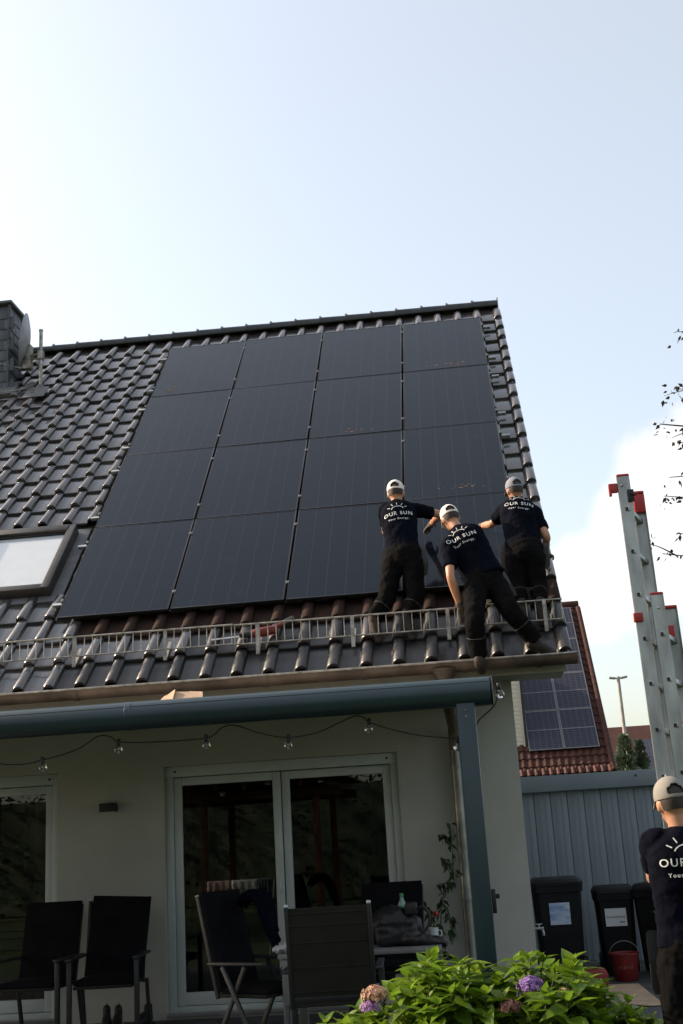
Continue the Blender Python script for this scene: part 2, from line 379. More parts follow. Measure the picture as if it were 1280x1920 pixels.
# roof window
rwm = mat('roof_window_frame', (.06, .055, .05), .4, metal=.4)
def roofbox(mb, u0, u1, v0, v1, n0, n1, ch=.004):
    mt = Matrix.Translation(RF(0, 0, 0)) @ rot_m; return mb.box((u0, v0, n0), (u1, v1, n1), mt, ch)
rw = MB(); u0, u1, v0, v1 = SKY[0] + .06, SKY[1] - .02, SKY[2] + .08, SKY[3] - .04; t_ = .085
roofbox(rw, u0, u0 + t_, v0, v1, -.12, .005); roofbox(rw, u1 - t_, u1, v0, v1, -.12, .005); roofbox(rw, u0 + t_, u1 - t_, v0, v0 + t_, -.12, -.005); roofbox(rw, u0 + t_, u1 - t_, v1 - t_ * 1.3, v1, -.12, .012)
rwo = rw.build('roof_window', rwm, house)
fl = MB(); roofbox(fl, u0 - .16, u1 + .13, v0 - .10, v1 + .08, -.17, -.115); fl.build('flashing', M_lead, rwo)
pn = MB(); roofbox(pn, u0 + t_ - .01, u1 - t_ + .01, v0 + t_ - .01, v1 - t_ * 1.3 + .01, -.075, -.045, 0); pn.build('pane', mat('skylight_glass', (.50, .53, .55), .05, spec=1.0, coat=1.0, var=.02), rwo, smooth=False)  # reflected sky partly put into the pale base colour
bl = MB(); roofbox(bl, u0 + t_ - .005, u1 - t_ + .005, v1 - t_ * 1.3 - .03, v1 - t_ * 1.3 + .005, -.044, -.02); bl.build('trim_bar', M_blackm, rwo)

# chimney with slate cladding
ch = MB().box((-3.30, 4.35, 7.3), (-2.345, 4.86, 9.47)); cho = ch.build('chimney', M_deck, house)
sm_ = MB(); sm_.box((0, -.012, 0), (.155, 0, .20), Matrix.Rotation(R(-3), 4, 'X'), .002); slate = sm_.mesh('slate', M_slate)
for k in range(11):
    z = 7.55 + .168 * k; off = .075 if k % 2 else 0
    for j in range(8):
        x = -3.40 + off + .152 * j
        if x > -2.40: continue
        link('slate', slate, cho, (x + random.uniform(-.004, .004), 4.345, z), (0, random.uniform(-.03, .03), 0))
    for j in range(6):
        y = 4.31 + off + .152 * j
        if y > 4.75: continue
        link('slate', slate, cho, (-2.34, y, z), (0, random.uniform(-.03, .03), R(90)))
MB().box((-3.36, 4.28, 9.465), (-2.29, 4.93, 9.51), ch=.01).build('chimney_cap', M_lead, cho)
MB().box((-2.36, 4.327, 7.4), (-2.325, 4.362, 9.46)).build('corner_trim', M_slate, cho)
fl = MB(); roofbox(fl, -3.5, -2.2, 5.95, 6.35, -.13, -.05); fl.build('chimney_flashing', M_lead, cho)

# ------------------------------------------------------------------ solar array
PW, PH, PGX, PGY = 1.134, 1.722, .02, .012
def cell_mat():
    m_ = bpy.data.materials.new('black_solar_cells'); m_.use_nodes = True; t = m_.node_tree; b = t.nodes['Principled BSDF']
    tc = t.nodes.new('ShaderNodeTexCoord'); sx = t.nodes.new('ShaderNodeSeparateXYZ'); t.links.new(tc.outputs['Object'], sx.inputs[0])
    def mth(op, a, bb):
        n_ = t.nodes.new('ShaderNodeMath'); n_.operation = op
        for i, q in enumerate((a, bb)):
            if isinstance(q, (int, float)): n_.inputs[i].default_value = q
            else: t.links.new(q, n_.inputs[i])
        return n_.outputs[0]
    def line(src, period, off, width):
        fr = mth('FRACT', mth('DIVIDE', mth('ADD', src, off), period), 0)
        d = mth('ABSOLUTE', mth('SUBTRACT', fr, .5), 0)
        return mth('LESS_THAN', mth('SUBTRACT', .5, d), width / period)
    colm = line(sx.outputs[0], .1835, -.0165, .0022)      # seams between the six cell columns
    fing = line(sx.outputs[0], .01835, -.0165, .0006)     # fine busbars
    rows = line(sx.outputs[1], .0925, -.02, .0007)
    nz_ = t.nodes.new('ShaderNodeTexNoise'); nz_.inputs['Scale'].default_value = 1.7; nz_.inputs['Detail'].default_value = 5; t.links.new(tc.outputs['Object'], nz_.inputs['Vector'])
    oi = t.nodes.new('ShaderNodeObjectInfo')
    dn_ = t.nodes.new('ShaderNodeTexNoise'); dn_.noise_dimensions = '4D'; dn_.inputs['Scale'].default_value = 2.6; dn_.inputs['Detail'].default_value = 8; dn_.inputs['Roughness'].default_value = .7
    t.links.new(tc.outputs['Object'], dn_.inputs['Vector']); t.links.new(mth('MULTIPLY', oi.outputs['Random'], 50.), dn_.inputs['W'])
    dust = t.nodes.new('ShaderNodeMapRange'); dust.inputs['From Min'].default_value = .60; dust.inputs['From Max'].default_value = .80; dust.inputs['To Max'].default_value = .75; t.links.new(dn_.outputs['Fac'], dust.inputs['Value'])
    def mixc(f, a, bcol):
        x = t.nodes.new('ShaderNodeMix'); x.data_type = 'RGBA'; t.links.new(f, x.inputs['Factor']) if not isinstance(f, float) else None
        if isinstance(a, tuple): x.inputs['A'].default_value = a
        else: t.links.new(a, x.inputs['A'])
        x.inputs['B'].default_value = bcol; return x.outputs['Result']
    c = mixc(mth('MULTIPLY', fing, .35), (.004, .0058, .010, 1), (.045, .047, .052, 1))
    c = mixc(mth('MULTIPLY', rows, .4), c, (.03, .032, .036, 1))
    c = mixc(mth('MULTIPLY', colm, .26), c, (.10, .105, .11, 1))
    c = mixc(dust.outputs[0], c, (.030, .027, .024, 1))
    t.links.new(c, b.inputs['Base Color'])
    rg = t.nodes.new('ShaderNodeMapRange'); rg.inputs['To Min'].default_value = .05; rg.inputs['To Max'].default_value = .16; t.links.new(dn_.outputs['Fac'], rg.inputs['Value']); t.links.new(rg.outputs[0], b.inputs['Roughness'])
    b.inputs['IOR'].default_value = 1.34; b.inputs['Specular Tint'].default_value = (.60, .80, 1.0, 1)   # blue anti-reflex coating
    bp = t.nodes.new('ShaderNodeBump'); bp.inputs['Strength'].default_value = .02; bp.inputs['Distance'].default_value = .02; t.links.new(nz_.outputs['Fac'], bp.inputs['Height']); t.links.new(bp.outputs[0], b.inputs['Normal'])
    return m_
M_cell = cell_mat()
fm = MB(); ft = .012
fm.box((0, 0, -.035), (ft, PH, 0), ch=.0015); fm.box((PW - ft, 0, -.035), (PW, PH, 0), ch=.0015); fm.box((ft, 0, -.035), (PW - ft, ft, -.0005), ch=.0015); fm.box((ft, PH - ft, -.035), (PW - ft, PH, -.0005), ch=.0015)
frame_me = fm.mesh('frame', M_blackm)
gm = MB().box((ft - .002, ft - .002, -.008), (PW - ft + .002, PH - ft + .002, -.003)); glass_me = gm.mesh('glass', M_cell, smooth=False)
bk = MB().box((.35, PH - .2, -.03), (.75, PH - .1, -.009)); back_me = bk.mesh('junction_box', M_black)
cols = ['first', 'second', 'third', 'fourth']; rows_ = ['bottom', 'second lowest', 'second highest', 'top']
dirt = mat('dried_leaf_litter', (.13, .075, .05), .9, var=.3)
for c in range(4):
    for r_ in range(4):
        extra = {(3, 0): ', behind the workers', (3, 3): ', with dirt'}.get((c, r_), '')
        p = thing('solar_panel', f'black solar panel in {rows_[r_]} row, {cols[c]} column from the left{extra}', 'solar panel', RF(c * (PW + PGX), r_ * (PH + PGY), 0), 'black solar panels of the roof array')
        p.rotation_euler = (PITCH + random.uniform(-.002, .002), random.uniform(-.002, .002), random.uniform(-.0008, .0008))
        link('frame', frame_me, p); link('glass', glass_me, p); link('junction_box', back_me, p)
        ORG[p] = Vector((0, 0, 0))
        if (c, r_) in ((2, 2), (3, 3), (0, 3), (3, 1)):
            lm = MB()
            for q in range(14):
                cx = {2: .55, 3: .62, 0: .24}[c] + random.gauss(0, .07 if c != 3 else .16); cy = (.12 if r_ != 1 else .2) + random.gauss(0, .03)
                a = random.random() * 6; s_ = random.uniform(.008, .028)
                lm.add([(cx + math.cos(a + k * 1.256) * s_ * random.uniform(.5, 1.2), cy + math.sin(a + k * 1.256) * s_ * .55, -.0022 + .0015 * random.random()) for k in range(5)], [(0, 1, 2, 3, 4)])
            lm.build('mud_smear', dirt, p, smooth=False)
# rails with clamps
rail_me = MB().box((-.13, -.02, -.078), (4.72, .02, -.038), ch=.002).mesh('mounting_rail', M_alu)
clamp_me = MB().box((-.0085, -.022, -.036), (.0085, .022, .001), ch=.001).box((-.017, -.02, .0015), (.017, .02, .0055), ch=.001).tube([(0, 0, .005), (0, 0, .011)], .006, 6).mesh('clamp', M_zinc)
eclamp_me = MB().box((.002, -.022, -.036), (.028, .022, .006), ch=.002).tube([(.015, 0, .005), (.015, 0, .012)], .006, 6).mesh('end_clamp', M_zinc)
hook_me = MB().box((-.015, -.12, -.112), (.015, .03, -.10)).box((-.015, -.015, -.10), (.015, -.008, -.04)).mesh('roof_hook', M_zinc)
for r_ in range(4):
    for j, fy in enumerate((.30, 1.42)):
        rl = thing('mounting_rail', f'{["lower", "upper"][j]} aluminium rail clamping the {rows_[r_]} row of black solar panels', 'mounting rail', RF(0, r_ * (PH + PGY) + fy, 0), 'rails under the solar array')
        rl.rotation_euler = ROT
        link('rail', rail_me, rl)
        for c in range(1, 4): link('clamp', clamp_me, rl, (c * (PW + PGX) - PGX / 2, 0, 0))
        link('end_clamp', eclamp_me, rl, (4 * PW + 3 * PGX, 0, 0)); link('end_clamp', eclamp_me, rl, (0, 0, 0), (0, 0, math.pi))
        for c in range(5): link('roof_hook', hook_me, rl, (.1 + c * 1.1, 0, 0))

# ------------------------------------------------------------------ snow guards along the eave
def snow_guard(u0, u1, label, dv=0.):
    g = thing('snow_guard', label, 'snow guard', RF((u0 + u1) / 2, -.6 + dv, -.1), 'snow guard sections along the eave')
    base = RF(0, -.66 + dv, -.03); top = base + Vector((0, .0, .205))
    def P(u, f): return Vector((u, base.y + .012 * f, base.z + .205 * f))
    t_ = MB().tube([P(u0, 1), P(u1, 1)], .0095, 10); t_.build('top_rail', M_galv, g)
    MB().tube([P(u0, .1), P(u1, .1)], .008, 10).build('bottom_rail', M_galv, g)
    nbar = int((u1 - u0) / .079); bm_ = MB().tube([(0, 0, 0), (0, .0105, .182)], .0048, 6).mesh('bar', M_galv)
    for k in range(nbar + 1):
        u = u0 + .01 + (u1 - u0 - .02) * k / nbar; o_ = link('bar', bm_, g, P(u, .1) - ORG[g], (0, random.uniform(-.025, .025), 0))
    u = math.floor((u0 - .336) / .88) * .88 + .336
    while u < u1:
        if u > u0:
            br = MB().beam(P(u, 1.03) + Vector((0, -.014, 0)), P(u, -.42) + Vector((0, -.014, 0)), .034, .006, upv=(0, 1, 0))
            br.beam(P(u, -.40) + Vector((0, -.012, 0)), RF(u, -.45 + dv, -.075), .03, .005, upv=(0, 0, 1))
            br.build('bracket', M_galv, g)
        u += .88
snow_guard(-3.6, 1.86, 'long galvanised snow guard grate below the roof window and left panels')
snow_guard(1.87, 3.93, 'galvanised snow guard grate where the first worker stands', -.012)
snow_guard(3.94, 4.90, 'short galvanised snow guard grate at the right verge', .004)

# ------------------------------------------------------------------ dish, mast and cables by the chimney
d = thing('satellite_dish', 'grey satellite dish seen edge-on beside the slate chimney', 'satellite dish', (-2.24, 4.3, 8.5))
dm = Matrix.Translation((-2.20, 4.42, 8.86)) @ Matrix.Rotation(R(-8), 4, 'Y') @ Matrix.Rotation(R(79), 4, 'Y') @ Matrix.Rotation(R(0), 4, 'X')
dm = Matrix.Translation((-2.10, 4.36, 8.86)) @ Matrix.Rotation(R(15), 4, 'Z') @ Matrix.Rotation(R(-82), 4, 'Y')
MB().lathe([(.0, -.07), (.12, -.063), (.24, -.04), (.35, -.008), (.40, .01), (.405, .016), (.395, .014), (.34, -.002), (.22, -.034), (0, -.062)], mtx=dm, seg=28).build('reflector', mat('dish_grey', (.30, .31, .32), .5, metal=.2), d)
MB().tube([(-2.2, 4.42, 8.82), (-2.1, 4.40, 8.72), (-2.02, 4.38, 8.70)], .025, 8).build('arm', M_galv, d)
MB().box((-2.10, 4.33, 8.40), (-2.0, 4.45, 8.78), Matrix.Identity(4), .01).build('mount', M_galv, d)
a_ = thing('antenna_mast', 'short grey mast tube standing on the tiles left of the array', 'mast', (-1.85, 4.35, 8.0))
MB().tube([(-1.85, 4.35, 8.06), (-1.85, 4.35, 8.98)], .026, 12).tube([(-1.85, 4.35, 8.97), (-1.85, 4.35, 9.0)], .031, 12).build('pole', M_galv, a_)
MB().tube([(-1.85, 4.35, 8.62), (-2.12, 4.4, 8.60)], .022, 8).tube([(-1.85, 4.35, 8.55), (-2.12, 4.4, 8.56)], .018, 8).box((-1.89, 4.30, 8.52), (-1.81, 4.40, 8.66), ch=.01).build('clamp_arm', M_galv, a_)
MB().lathe([(.09, 8.02), (.07, 8.08), (.034, 8.13)], (-1.85, 4.35, 0), 14).build('collar', M_lead, a_)
fl = MB(); roofbox(fl, -2.0, -1.68, 5.72, 6.05, -.06, -.045); fl.build('base_plate', M_lead, a_)
cb = thing('aerial_cables', 'pale cables sagging from the mast foot across to the chimney', 'cable', (-2.2, 4.2, 8.0))
def sag(p, q, s_, n=14): 
    p, q = Vector(p), Vector(q); return [p.lerp(q, k / n) - Vector((0, 0, s_ * 4 * (k / n) * (1 - k / n))) for k in range(n + 1)]
M_cab = mat('cable_grey', (.25, .25, .24), .6)
MB().tube(sag((-1.9, 4.2, 8.08), (-2.75, 4.25, 8.16), .10), .009, 6).build('cable', M_cab, cb)
MB().tube(sag((-1.9, 4.22, 8.05), (-2.75, 4.25, 8.06), .05), .007, 6).build('cable', M_cab, cb)
MB().tube(sag((-2.06, 4.4, 8.42), (-2.75, 4.25, 8.62), .03), .010, 6).build('cable', M_cab, cb)

# ------------------------------------------------------------------ terrace canopy
BX0, BX1, BY, BZ, BR = -4.2, 4.15, -3.0, 2.386, .098
cn = thing('terrace_canopy', 'dark teal terrace canopy with round front beam and square post', 'canopy', (0, -1.5, 0))
MB().lathe([(.0, BX0), (BR, BX0), (BR, BX1 - .006), (BR - .006, BX1), (0, BX1)], mtx=Matrix.Translation((0, BY, BZ)) @ Matrix(((0, 0, 1, 0), (0, 1, 0, 0), (-1, 0, 0, 0), (0, 0, 0, 1))), seg=48).build('front_beam', M_teal, cn)
BM = Matrix.Translation((0, BY, BZ)) @ Matrix(((0, 0, 1, 0), (0, 1, 0, 0), (-1, 0, 0, 0), (0, 0, 0, 1)))
MB().lathe([(0, BX1 + .001), (BR + .003, BX1 + .001), (BR + .003, BX1 + .009), (BR - .004, BX1 + .012), (0, BX1 + .012)], mtx=BM, seg=40).build('end_plate', M_blackm, cn)
MB().lathe([(BR + .0005, 1.61), (BR + .0025, 1.612), (BR + .0025, 1.652), (BR + .0005, 1.654)], mtx=BM, seg=40).build('joint_sleeve', M_teal, cn)
for an_ in (R(35), R(-42)): MB().tube([(BX0, BY - math.cos(an_) * BR, BZ + math.sin(an_) * BR), (BX1 - .01, BY - math.cos(an_) * BR, BZ + math.sin(an_) * BR)], .0022, 5).build('seam', M_blackm, cn)
for z_ in (2.26, 2.22): MB().lathe([(0, 0), (.008, 0), (.007, .004), (0, .005)], mtx=Matrix.Translation((3.968, BY - .061, z_)) @ Matrix.Rotation(R(90), 4, 'X'), seg=10).build('screw', M_zinc, cn)
for x in (3.968, -.9 - 3): MB().box((x - .064, BY - .06, 0), (x + .064, BY + .06, BZ - .07), ch=.012).build('post', M_teal, cn)
for k in range(9):
    x = -4.1 + k * 1.025; MB().beam((x, -.03, 2.685), (x, BY + .06, 2.42), .06, .07).build('rafter', M_teal, cn)
M_poly = mat('opal_panel', (.42, .38, .32), .3)
for k in range(8):
    x = -4.1 + k * 1.025; MB().beam((x + .5125, -.02, 2.733), (x + .5125, BY + .07, 2.466), 1.01, .012).build('roof_panel', M_poly, cn)
MB().box((-4.2, -.05, 2.62), (4.12, -.003, 2.76)).build('wall_plate', M_teal, cn)
bk_ = MB().box((4.033, -3.03, .95), (4.06, -2.99, 1.10), ch=.004).box((4.06, -3.02, 1.04), (4.085, -3.0, 1.07), ch=.003); bk_.build('bracket', M_black, cn)

# string of bulbs under the beam
sl_ = thing('string_lights', 'black cable with clear globe bulbs strung along the canopy beam', 'string lights', (2.4, -2.9, 2.3))
bulbs = [(.953, 2.104), (1.507, 2.194), (2.142, 2.182), (2.725, 2.144), (3.287, 2.216), (3.891, 2.059), (4.21, 2.395)]
ky = -2.88
pts = [(.3, ky, 2.18)] + []
path = [(.35, 2.17), (.75, 2.115), (.953, 2.135), (1.2, 2.19), (1.36, 2.275), (1.46, 2.26), (1.507, 2.225), (1.75, 2.208), (2.142, 2.21), (2.26, 2.275), (2.36, 2.282), (2.52, 2.22), (2.725, 2.175), (2.95, 2.20), (3.17, 2.285), (3.25, 2.28), (3.287, 2.247), (3.42, 2.19), (3.65, 2.125), (3.891, 2.09)]
sp = []
def cat(P_, n=6):
    P_ = [Vector(p) for p in P_]; out = []
    for i in range(len(P_) - 1):
        a, b_, c_, d_ = P_[max(i - 1, 0)], P_[i], P_[i + 1], P_[min(i + 2, len(P_) - 1)]
        for k in range(n):
            t_ = k / n; out.append(.5 * ((2 * b_) + (c_ - a) * t_ + (2 * a - 5 * b_ + 4 * c_ - d_) * t_ * t_ + (3 * b_ - a - 3 * c_ + d_) * t_ ** 3))
    return out + [P_[-1]]
MB().tube(cat([(x, ky, z) for x, z in path]), .0045, 6).build('cable', M_black, sl_)
MB().tube(cat([(3.891, ky, 2.09), (4.0, -2.9, 2.1), (4.05, -2.9, 2.2), (4.17, -2.92, 2.30), (4.19, -2.95, 2.42), (4.15, -2.97, 2.49)]), .0045, 6).build('cable', M_black, sl_)
M_bulb = bpy.data.materials.new('bulb_glass'); M_bulb.use_nodes = True; b_ = M_bulb.node_tree.nodes['Principled BSDF']; b_.inputs['Transmission Weight'].default_value = 1; b_.inputs['Roughness'].default_value = .0; b_.inputs['IOR'].default_value = 1.45
bulb_me = MB().lathe([(.006, .018), (.011, .012), (.02, .004), (.0235, -.012), (.021, -.026), (.012, -.0345), (.0, -.036)], seg=20).lathe([(.005, .018), (.0095, .012), (.0185, .003), (.0219, -.012), (.0195, -.0252), (.011, -.033), (.0, -.0344)][::-1], seg=20).mesh('bulb', M_bulb)
sock_me = MB().lathe([(0, .052), (.009, .05), (.0115, .045), (.0115, .02), (.010, .014), (0, .014)], seg=14).mesh('socket', M_black)
fil_me = MB().tube([(-.004, 0, .015), (-.007, 0, -.006), (0, .004, -.014), (.007, 0, -.006), (.004, 0, .015)], .0016, 5).mesh('filament', mat('brass_wire', (.5, .35, .15), .4, metal=1))
for x, z in bulbs:
    bo = link('bulb', bulb_me, sl_, Vector((x, ky, z - .010)) - ORG[sl_], (random.uniform(-.12, .12), random.uniform(-.15, .15), 0)); bo.scale = (1.25, 1.25, 1.25); link('socket', sock_me, bo); link('filament', fil_me, bo)

# scraps on the canopy
c_ = thing('cardboard_scrap', 'torn folded cardboard scrap lying on the canopy edge', 'cardboard', (1.97, -2.85, 2.48))
M_card = mat('cardboard', (.42, .29, .19), .85, var=.12)
MB().add([(1.79, -2.80, 2.50), (1.90, -2.86, 2.50), (1.905, -2.80, 2.575), (1.86, -2.7, 2.56), (1.80, -2.7, 2.545), (1.785, -2.79, 2.505), (1.895, -2.85, 2.505), (1.90, -2.79, 2.58), (1.855, -2.69, 2.565), (1.795, -2.69, 2.55)], [(0, 1, 2, 3, 4), (9, 8, 7, 6, 5), (0, 5, 6, 1), (1, 6, 7, 2), (2, 7, 8, 3), (3, 8, 9, 4), (4, 9, 5, 0)]).build('flap', M_card, c_, smooth=False)
MB().add([(1.90, -2.84, 2.50), (2.12, -2.86, 2.495), (2.10, -2.78, 2.545), (2.0, -2.74, 2.56), (1.90, -2.78, 2.56), (1.90, -2.835, 2.506), (2.12, -2.855, 2.501), (2.10, -2.775, 2.551), (2.0, -2.735, 2.566), (1.90, -2.775, 2.566)], [(0, 1, 2, 3, 4), (9, 8, 7, 6, 5), (0, 5, 6, 1), (1, 6, 7, 2), (2, 7, 8, 3), (3, 8, 9, 4), (4, 9, 5, 0)]).build('sheet', M_card, c_, smooth=False)

# power tool lying behind the snow guard
t_ = thing('power_tool', 'red and black power tool with long steel blade lying behind the snow guard', 'power tool', RF(2.0, -.52, -.04))
def RT(u, v, n): return RF(u, v, n)
MB().beam(RT(1.64, -.555, -.015), RT(1.93, -.54, -.01), .004, .022, upv=RF(0, 1, 0) - RF(0, 0, 0)).build('blade', M_alu, t_)
MB().tube([RT(1.91, -.54, .0), RT(2.0, -.53, .0), RT(2.04, -.53, 0)], [.022, .034, .036], 14).build('chuck', M_black, t_)
MB().tube([RT(2.03, -.53, 0), RT(2.08, -.53, .005), RT(2.2, -.51, .01), RT(2.27, -.50, .01)], [.036, .045, .045, .034], 14).build('motor_body', mat('tool_red', (.16, .018, .015), .5), t_)
MB().tube([RT(2.2, -.50, 0), RT(2.26, -.44, 0), RT(2.34, -.40, 0)], [.024, .022, .026], 12).build('handle', MATS['tool_red'], t_)
MB().box((-.06, -.035, -.03), (.06, .035, .035), Matrix.Translation(RT(2.37, -.39, .0)) @ rot_m @ Matrix.Rotation(R(40), 4, 'Z'), .008).build('battery', M_black, t_)

# ------------------------------------------------------------------ garage, bins and things in the side passage
M_gar = mat('grey_blue_steel', (.20, .24, .265), .45, var=.06, scale=2, spec=.4)
ga = thing('garage', 'low grey-blue metal clad garage behind the refuse bins', 'garage', (5.9, 3, 0))
MB().box((4.30, 3.03, 0), (7.6, 7.0, 2.02)).build('body', M_gar, ga)
pm = MB(); pm.box((0, 0, 0), (.184, .026, 1.90), ch=.004); pm.box((.055, -.004, 0), (.075, .0, 1.90)); pm.box((.115, -.004, 0), (.135, 0, 1.90)); pme = pm.mesh('wall_panel', M_gar)
for k in range(17): link('wall_panel', pme, ga, Vector((4.42 + .19 * k, 3.0 + random.uniform(-.001, .001), 0)) - ORG[ga])
MB().box((4.28, 2.90, 1.865), (7.65, 3.10, 2.045), ch=.006).build('fascia', M_gar, ga)
MB().box((4.28, 3.102, 2.0), (7.65, 7.05, 2.04)).build('roof', M_lead, ga)
MB().lathe([(0, 0), (.014, 0), (.012, .008), (0, .01)], mtx=Matrix.Translation((5.78, 2.898, 1.985)) @ Matrix.Rotation(R(90), 4, 'X'), seg=10).build('bolt', M_black, ga)

M_bin = mat('bin_plastic', (.005, .005, .006), .6, var=.3, scale=5, spec=.25)
def bin_(name, label, x, y, w, d, h, rz, lab):
    b = thing(name, label, 'bin', (x, y, 0), 'refuse bins by the garage')
    b.rotation_euler = (0, 0, rz); ORG[b] = Vector((0, 0, 0))
    def rr(w_, d_, z, c=.04, y0=0):
        return [(sx * (w_ / 2 - (c if q else 0)), y0 + sy * (d_ / 2 - (0 if q else c)), z) for sx, sy, q in [(-1, -1, 0), (-1, -1, 1), (1, -1, 1), (1, -1, 0), (1, 1, 0), (1, 1, 1), (-1, 1, 1), (-1, 1, 0)]]
    def stack(ls):
        vs = []; fs = []
        for l in ls: vs += l
        for i in range(len(ls) - 1):
            for k in range(8): fs.append((i * 8 + k, i * 8 + (k + 1) % 8, (i + 1) * 8 + (k + 1) % 8, (i + 1) * 8 + k))
        fs += [tuple(range(8))[::-1], tuple((len(ls) - 1) * 8 + k for k in range(8))]
        return MB().add(vs, fs)
    stack([rr(w * .78, d * .74, .03), rr(w * .80, d * .78, .08), rr(w * .92, d * .93, h - .14), rr(w * .99, d, h - .135), rr(w, d * 1.01, h - .075)]).build('body', M_bin, b)
    stack([rr(w * 1.02, d * 1.03, h - .072, .05), rr(w * 1.02, d * 1.03, h - .045, .05), rr(w * .94, d * .95, h - .02, .05), rr(w * .86, d * .86, h, .06)]).build('lid', M_bin, b)
    MB().tube([(-w * .4, d * .52, h - .06), (-w * .4, d * .6, h - .05), (w * .4, d * .6, h - .05), (w * .4, d * .52, h - .06)], .014, 8).build('handle', M_bin, b)
    for s_ in (-1, 1):
        wh = MB().lathe([(0, -.02), (.09, -.02), (.1, -.01), (.1, .01), (.09, .02), (0, .02)], mtx=Matrix.Translation((s_ * w * .42, d * .36, .1)) @ Matrix.Rotation(R(90), 4, 'Y'), seg=18); wh.build('wheel', M_black, b)
    yl = -d * .462
    if lab == 'blue':
        o_ = MB().box((-.10, yl - .004, h - .44), (.10, yl, h - .235)).build('sticker', mat('sticker_blue_lower', (.62, .66, .70), .5, scale=5, col2=(.09, .20, .42), stretch=(1, 1, 3)), b)
    elif lab == 'white':
        o_ = MB().box((-.105, yl - .004, h - .385), (.105, yl, h - .215)).build('sticker', mat('sticker_white', (.62, .63, .65), .5, var=.03), b)
        def print_text(txt, px, pz, sz, colm):
            cu = bpy.data.curves.new('txt', 'FONT'); cu.body = txt; cu.size = sz; cu.align_x = 'CENTER'
            to = bpy.data.objects.new('txt', cu); COL.objects.link(to); me = bpy.data.meshes.new_from_object(to.evaluated_get(bpy.context.evaluated_depsgraph_get())); bpy.data.objects.remove(to)
            me.transform(Matrix.Translation((px, yl - .0065, pz)) @ Matrix.Rotation(R(90), 4, 'X')); me.materials.clear(); me.materials.append(colm); link('lettering', me, o_, (0, 0.0, 0))
        mb_ = mat('sticker_ink', (.05, .09, .16), .6)
        print_text('Restmülltonne', 0.0, h - .305, .031, mb_); MB().box((.03, yl - .0065, h - .352), (.085, yl - .0045, h - .342)).build('printed_mark', mb_, o_)
    return b
bin_('refuse_bin', 'tall black refuse bin with pale blue sticker beside house corner', 4.68, 1.55, .50, .52, .98, R(2), 'blue')
bin_('refuse_bin', 'lower black refuse bin with white lettered sticker behind red bucket', 5.27, 1.85, .42, .46, .86, R(-3), 'white')
bin_('refuse_bin', 'black refuse bin half hidden behind the worker holding the ladder', 5.72, 1.75, .44, .46, .87, R(-28), 'white2')

bu = thing('bucket', 'round red plastic bucket with thin wire handle in front of bins', 'bucket', (5.265, 1.30, 0))
M_bk = mat('bucket_red', (.16, .011, .011), .45, var=.1)
MB().lathe([(0, .004), (.105, .004), (.11, .01), (.135, .235), (.147, .24), (.147, .255), (.137, .257), (.13, .25), (.105, .02), (0, .014)], (5.265, 1.30, 0), 28).build('pail', M_bk, bu)
MB().tube([(5.265 + math.cos(a) * .142, 1.30 - .03 * math.sin(a), .235 + math.sin(a) * .13) for a in [math.pi * k / 16 for k in range(17)]], .0035, 6).build('handle', M_galv, bu)
cu = bpy.data.curves.new('txt', 'FONT'); cu.body = 'WÜRTH'; cu.size = .042; to = bpy.data.objects.new('txt', cu); COL.objects.link(to); me = bpy.data.meshes.new_from_object(to.evaluated_get(bpy.context.evaluated_depsgraph_get())); bpy.data.objects.remove(to)
for v in me.vertices:
    a = -math.pi / 2 - .75 + v.co.x / .125; z = .115 + v.co.y; r_ = .1205 + (z - .1) * .11; v.co = Vector((5.265 + math.cos(a) * (r_ + .002), 1.30 + math.sin(a) * (r_ + .002), z)) - ORG[bu]
me.materials.clear(); me.materials.append(mat('faded_print', (.28, .12, .11), .6)); link('lettering', me, bu)
tb = thing('tool_bag', 'red and black tool bag on the paving beside the bins', 'tool bag', (4.82, .9, 0))
MB().box((4.60, .75, .0), (5.05, 1.05, .17), ch=.05).build('bag_body', M_red if False else mat('bag_red', (.20, .012, .014), .6), tb)
MB().box((4.55, .82, .16), (4.98, 1.02, .235), ch=.03).build('bag_top', M_black, tb); MB().tube(cat([(4.7, .85, .22), (4.72, .8, .29), (4.85, .8, .3), (4.88, .85, .22)]), .012, 8).build('handle', M_black, tb)
fc = MB(); fc.add([(4.86, .98, .006), (5.33, .96, .006), (5.37, -.47, .006), (5.25, -.49, .006), (4.80, -.15, .006), (4.86, .98, .011), (5.33, .96, .011), (5.37, -.47, .011), (5.25, -.49, .011), (4.80, -.15, .011)], [(0, 1, 2, 3, 4), (9, 8, 7, 6, 5), (0, 5, 6, 1), (1, 6, 7, 2), (2, 7, 8, 3), (3, 8, 9, 4), (4, 9, 5, 0)])
tag(fc.build('cardboard_sheet', M_card, org=(5.1, .2, 0), smooth=False), 'flat brown cardboard sheet lying on dark paving by the bucket', 'cardboard')
tp = thing('garden_tap', 'small silver garden tap on the house corner above the hydrangea', 'tap', (4.39, .12, .6))
MB().tube([(4.38, .12, .605), (4.47, .12, .605)], .012, 10).tube([(4.455, .12, .605), (4.465, .12, .57), (4.465, .12, .545)], .010, 10).build('spout', M_alu, tp)
MB().tube([(4.43, .12, .61), (4.43, .12, .64)], .008, 8).box((4.40, .11, .637), (4.46, .13, .645), ch=.003).build('lever', M_alu, tp)
wl_ = thing('wall_lamp', 'small dark box wall lamp between the two glazed doors', 'wall lamp', (.54, 0, 1.89))
MB().box((.46, -.10, 1.845), (.62, -.02, 1.925), ch=.006).build('housing', M_black, wl_); MB().box((.50, -.022, 1.865), (.58, -.001, 1.905)).build('back_plate', M_black, wl_)
MB().box((.475, -.09, 1.840), (.605, -.03, 1.8445)).build('lens', M_upvc, wl_)

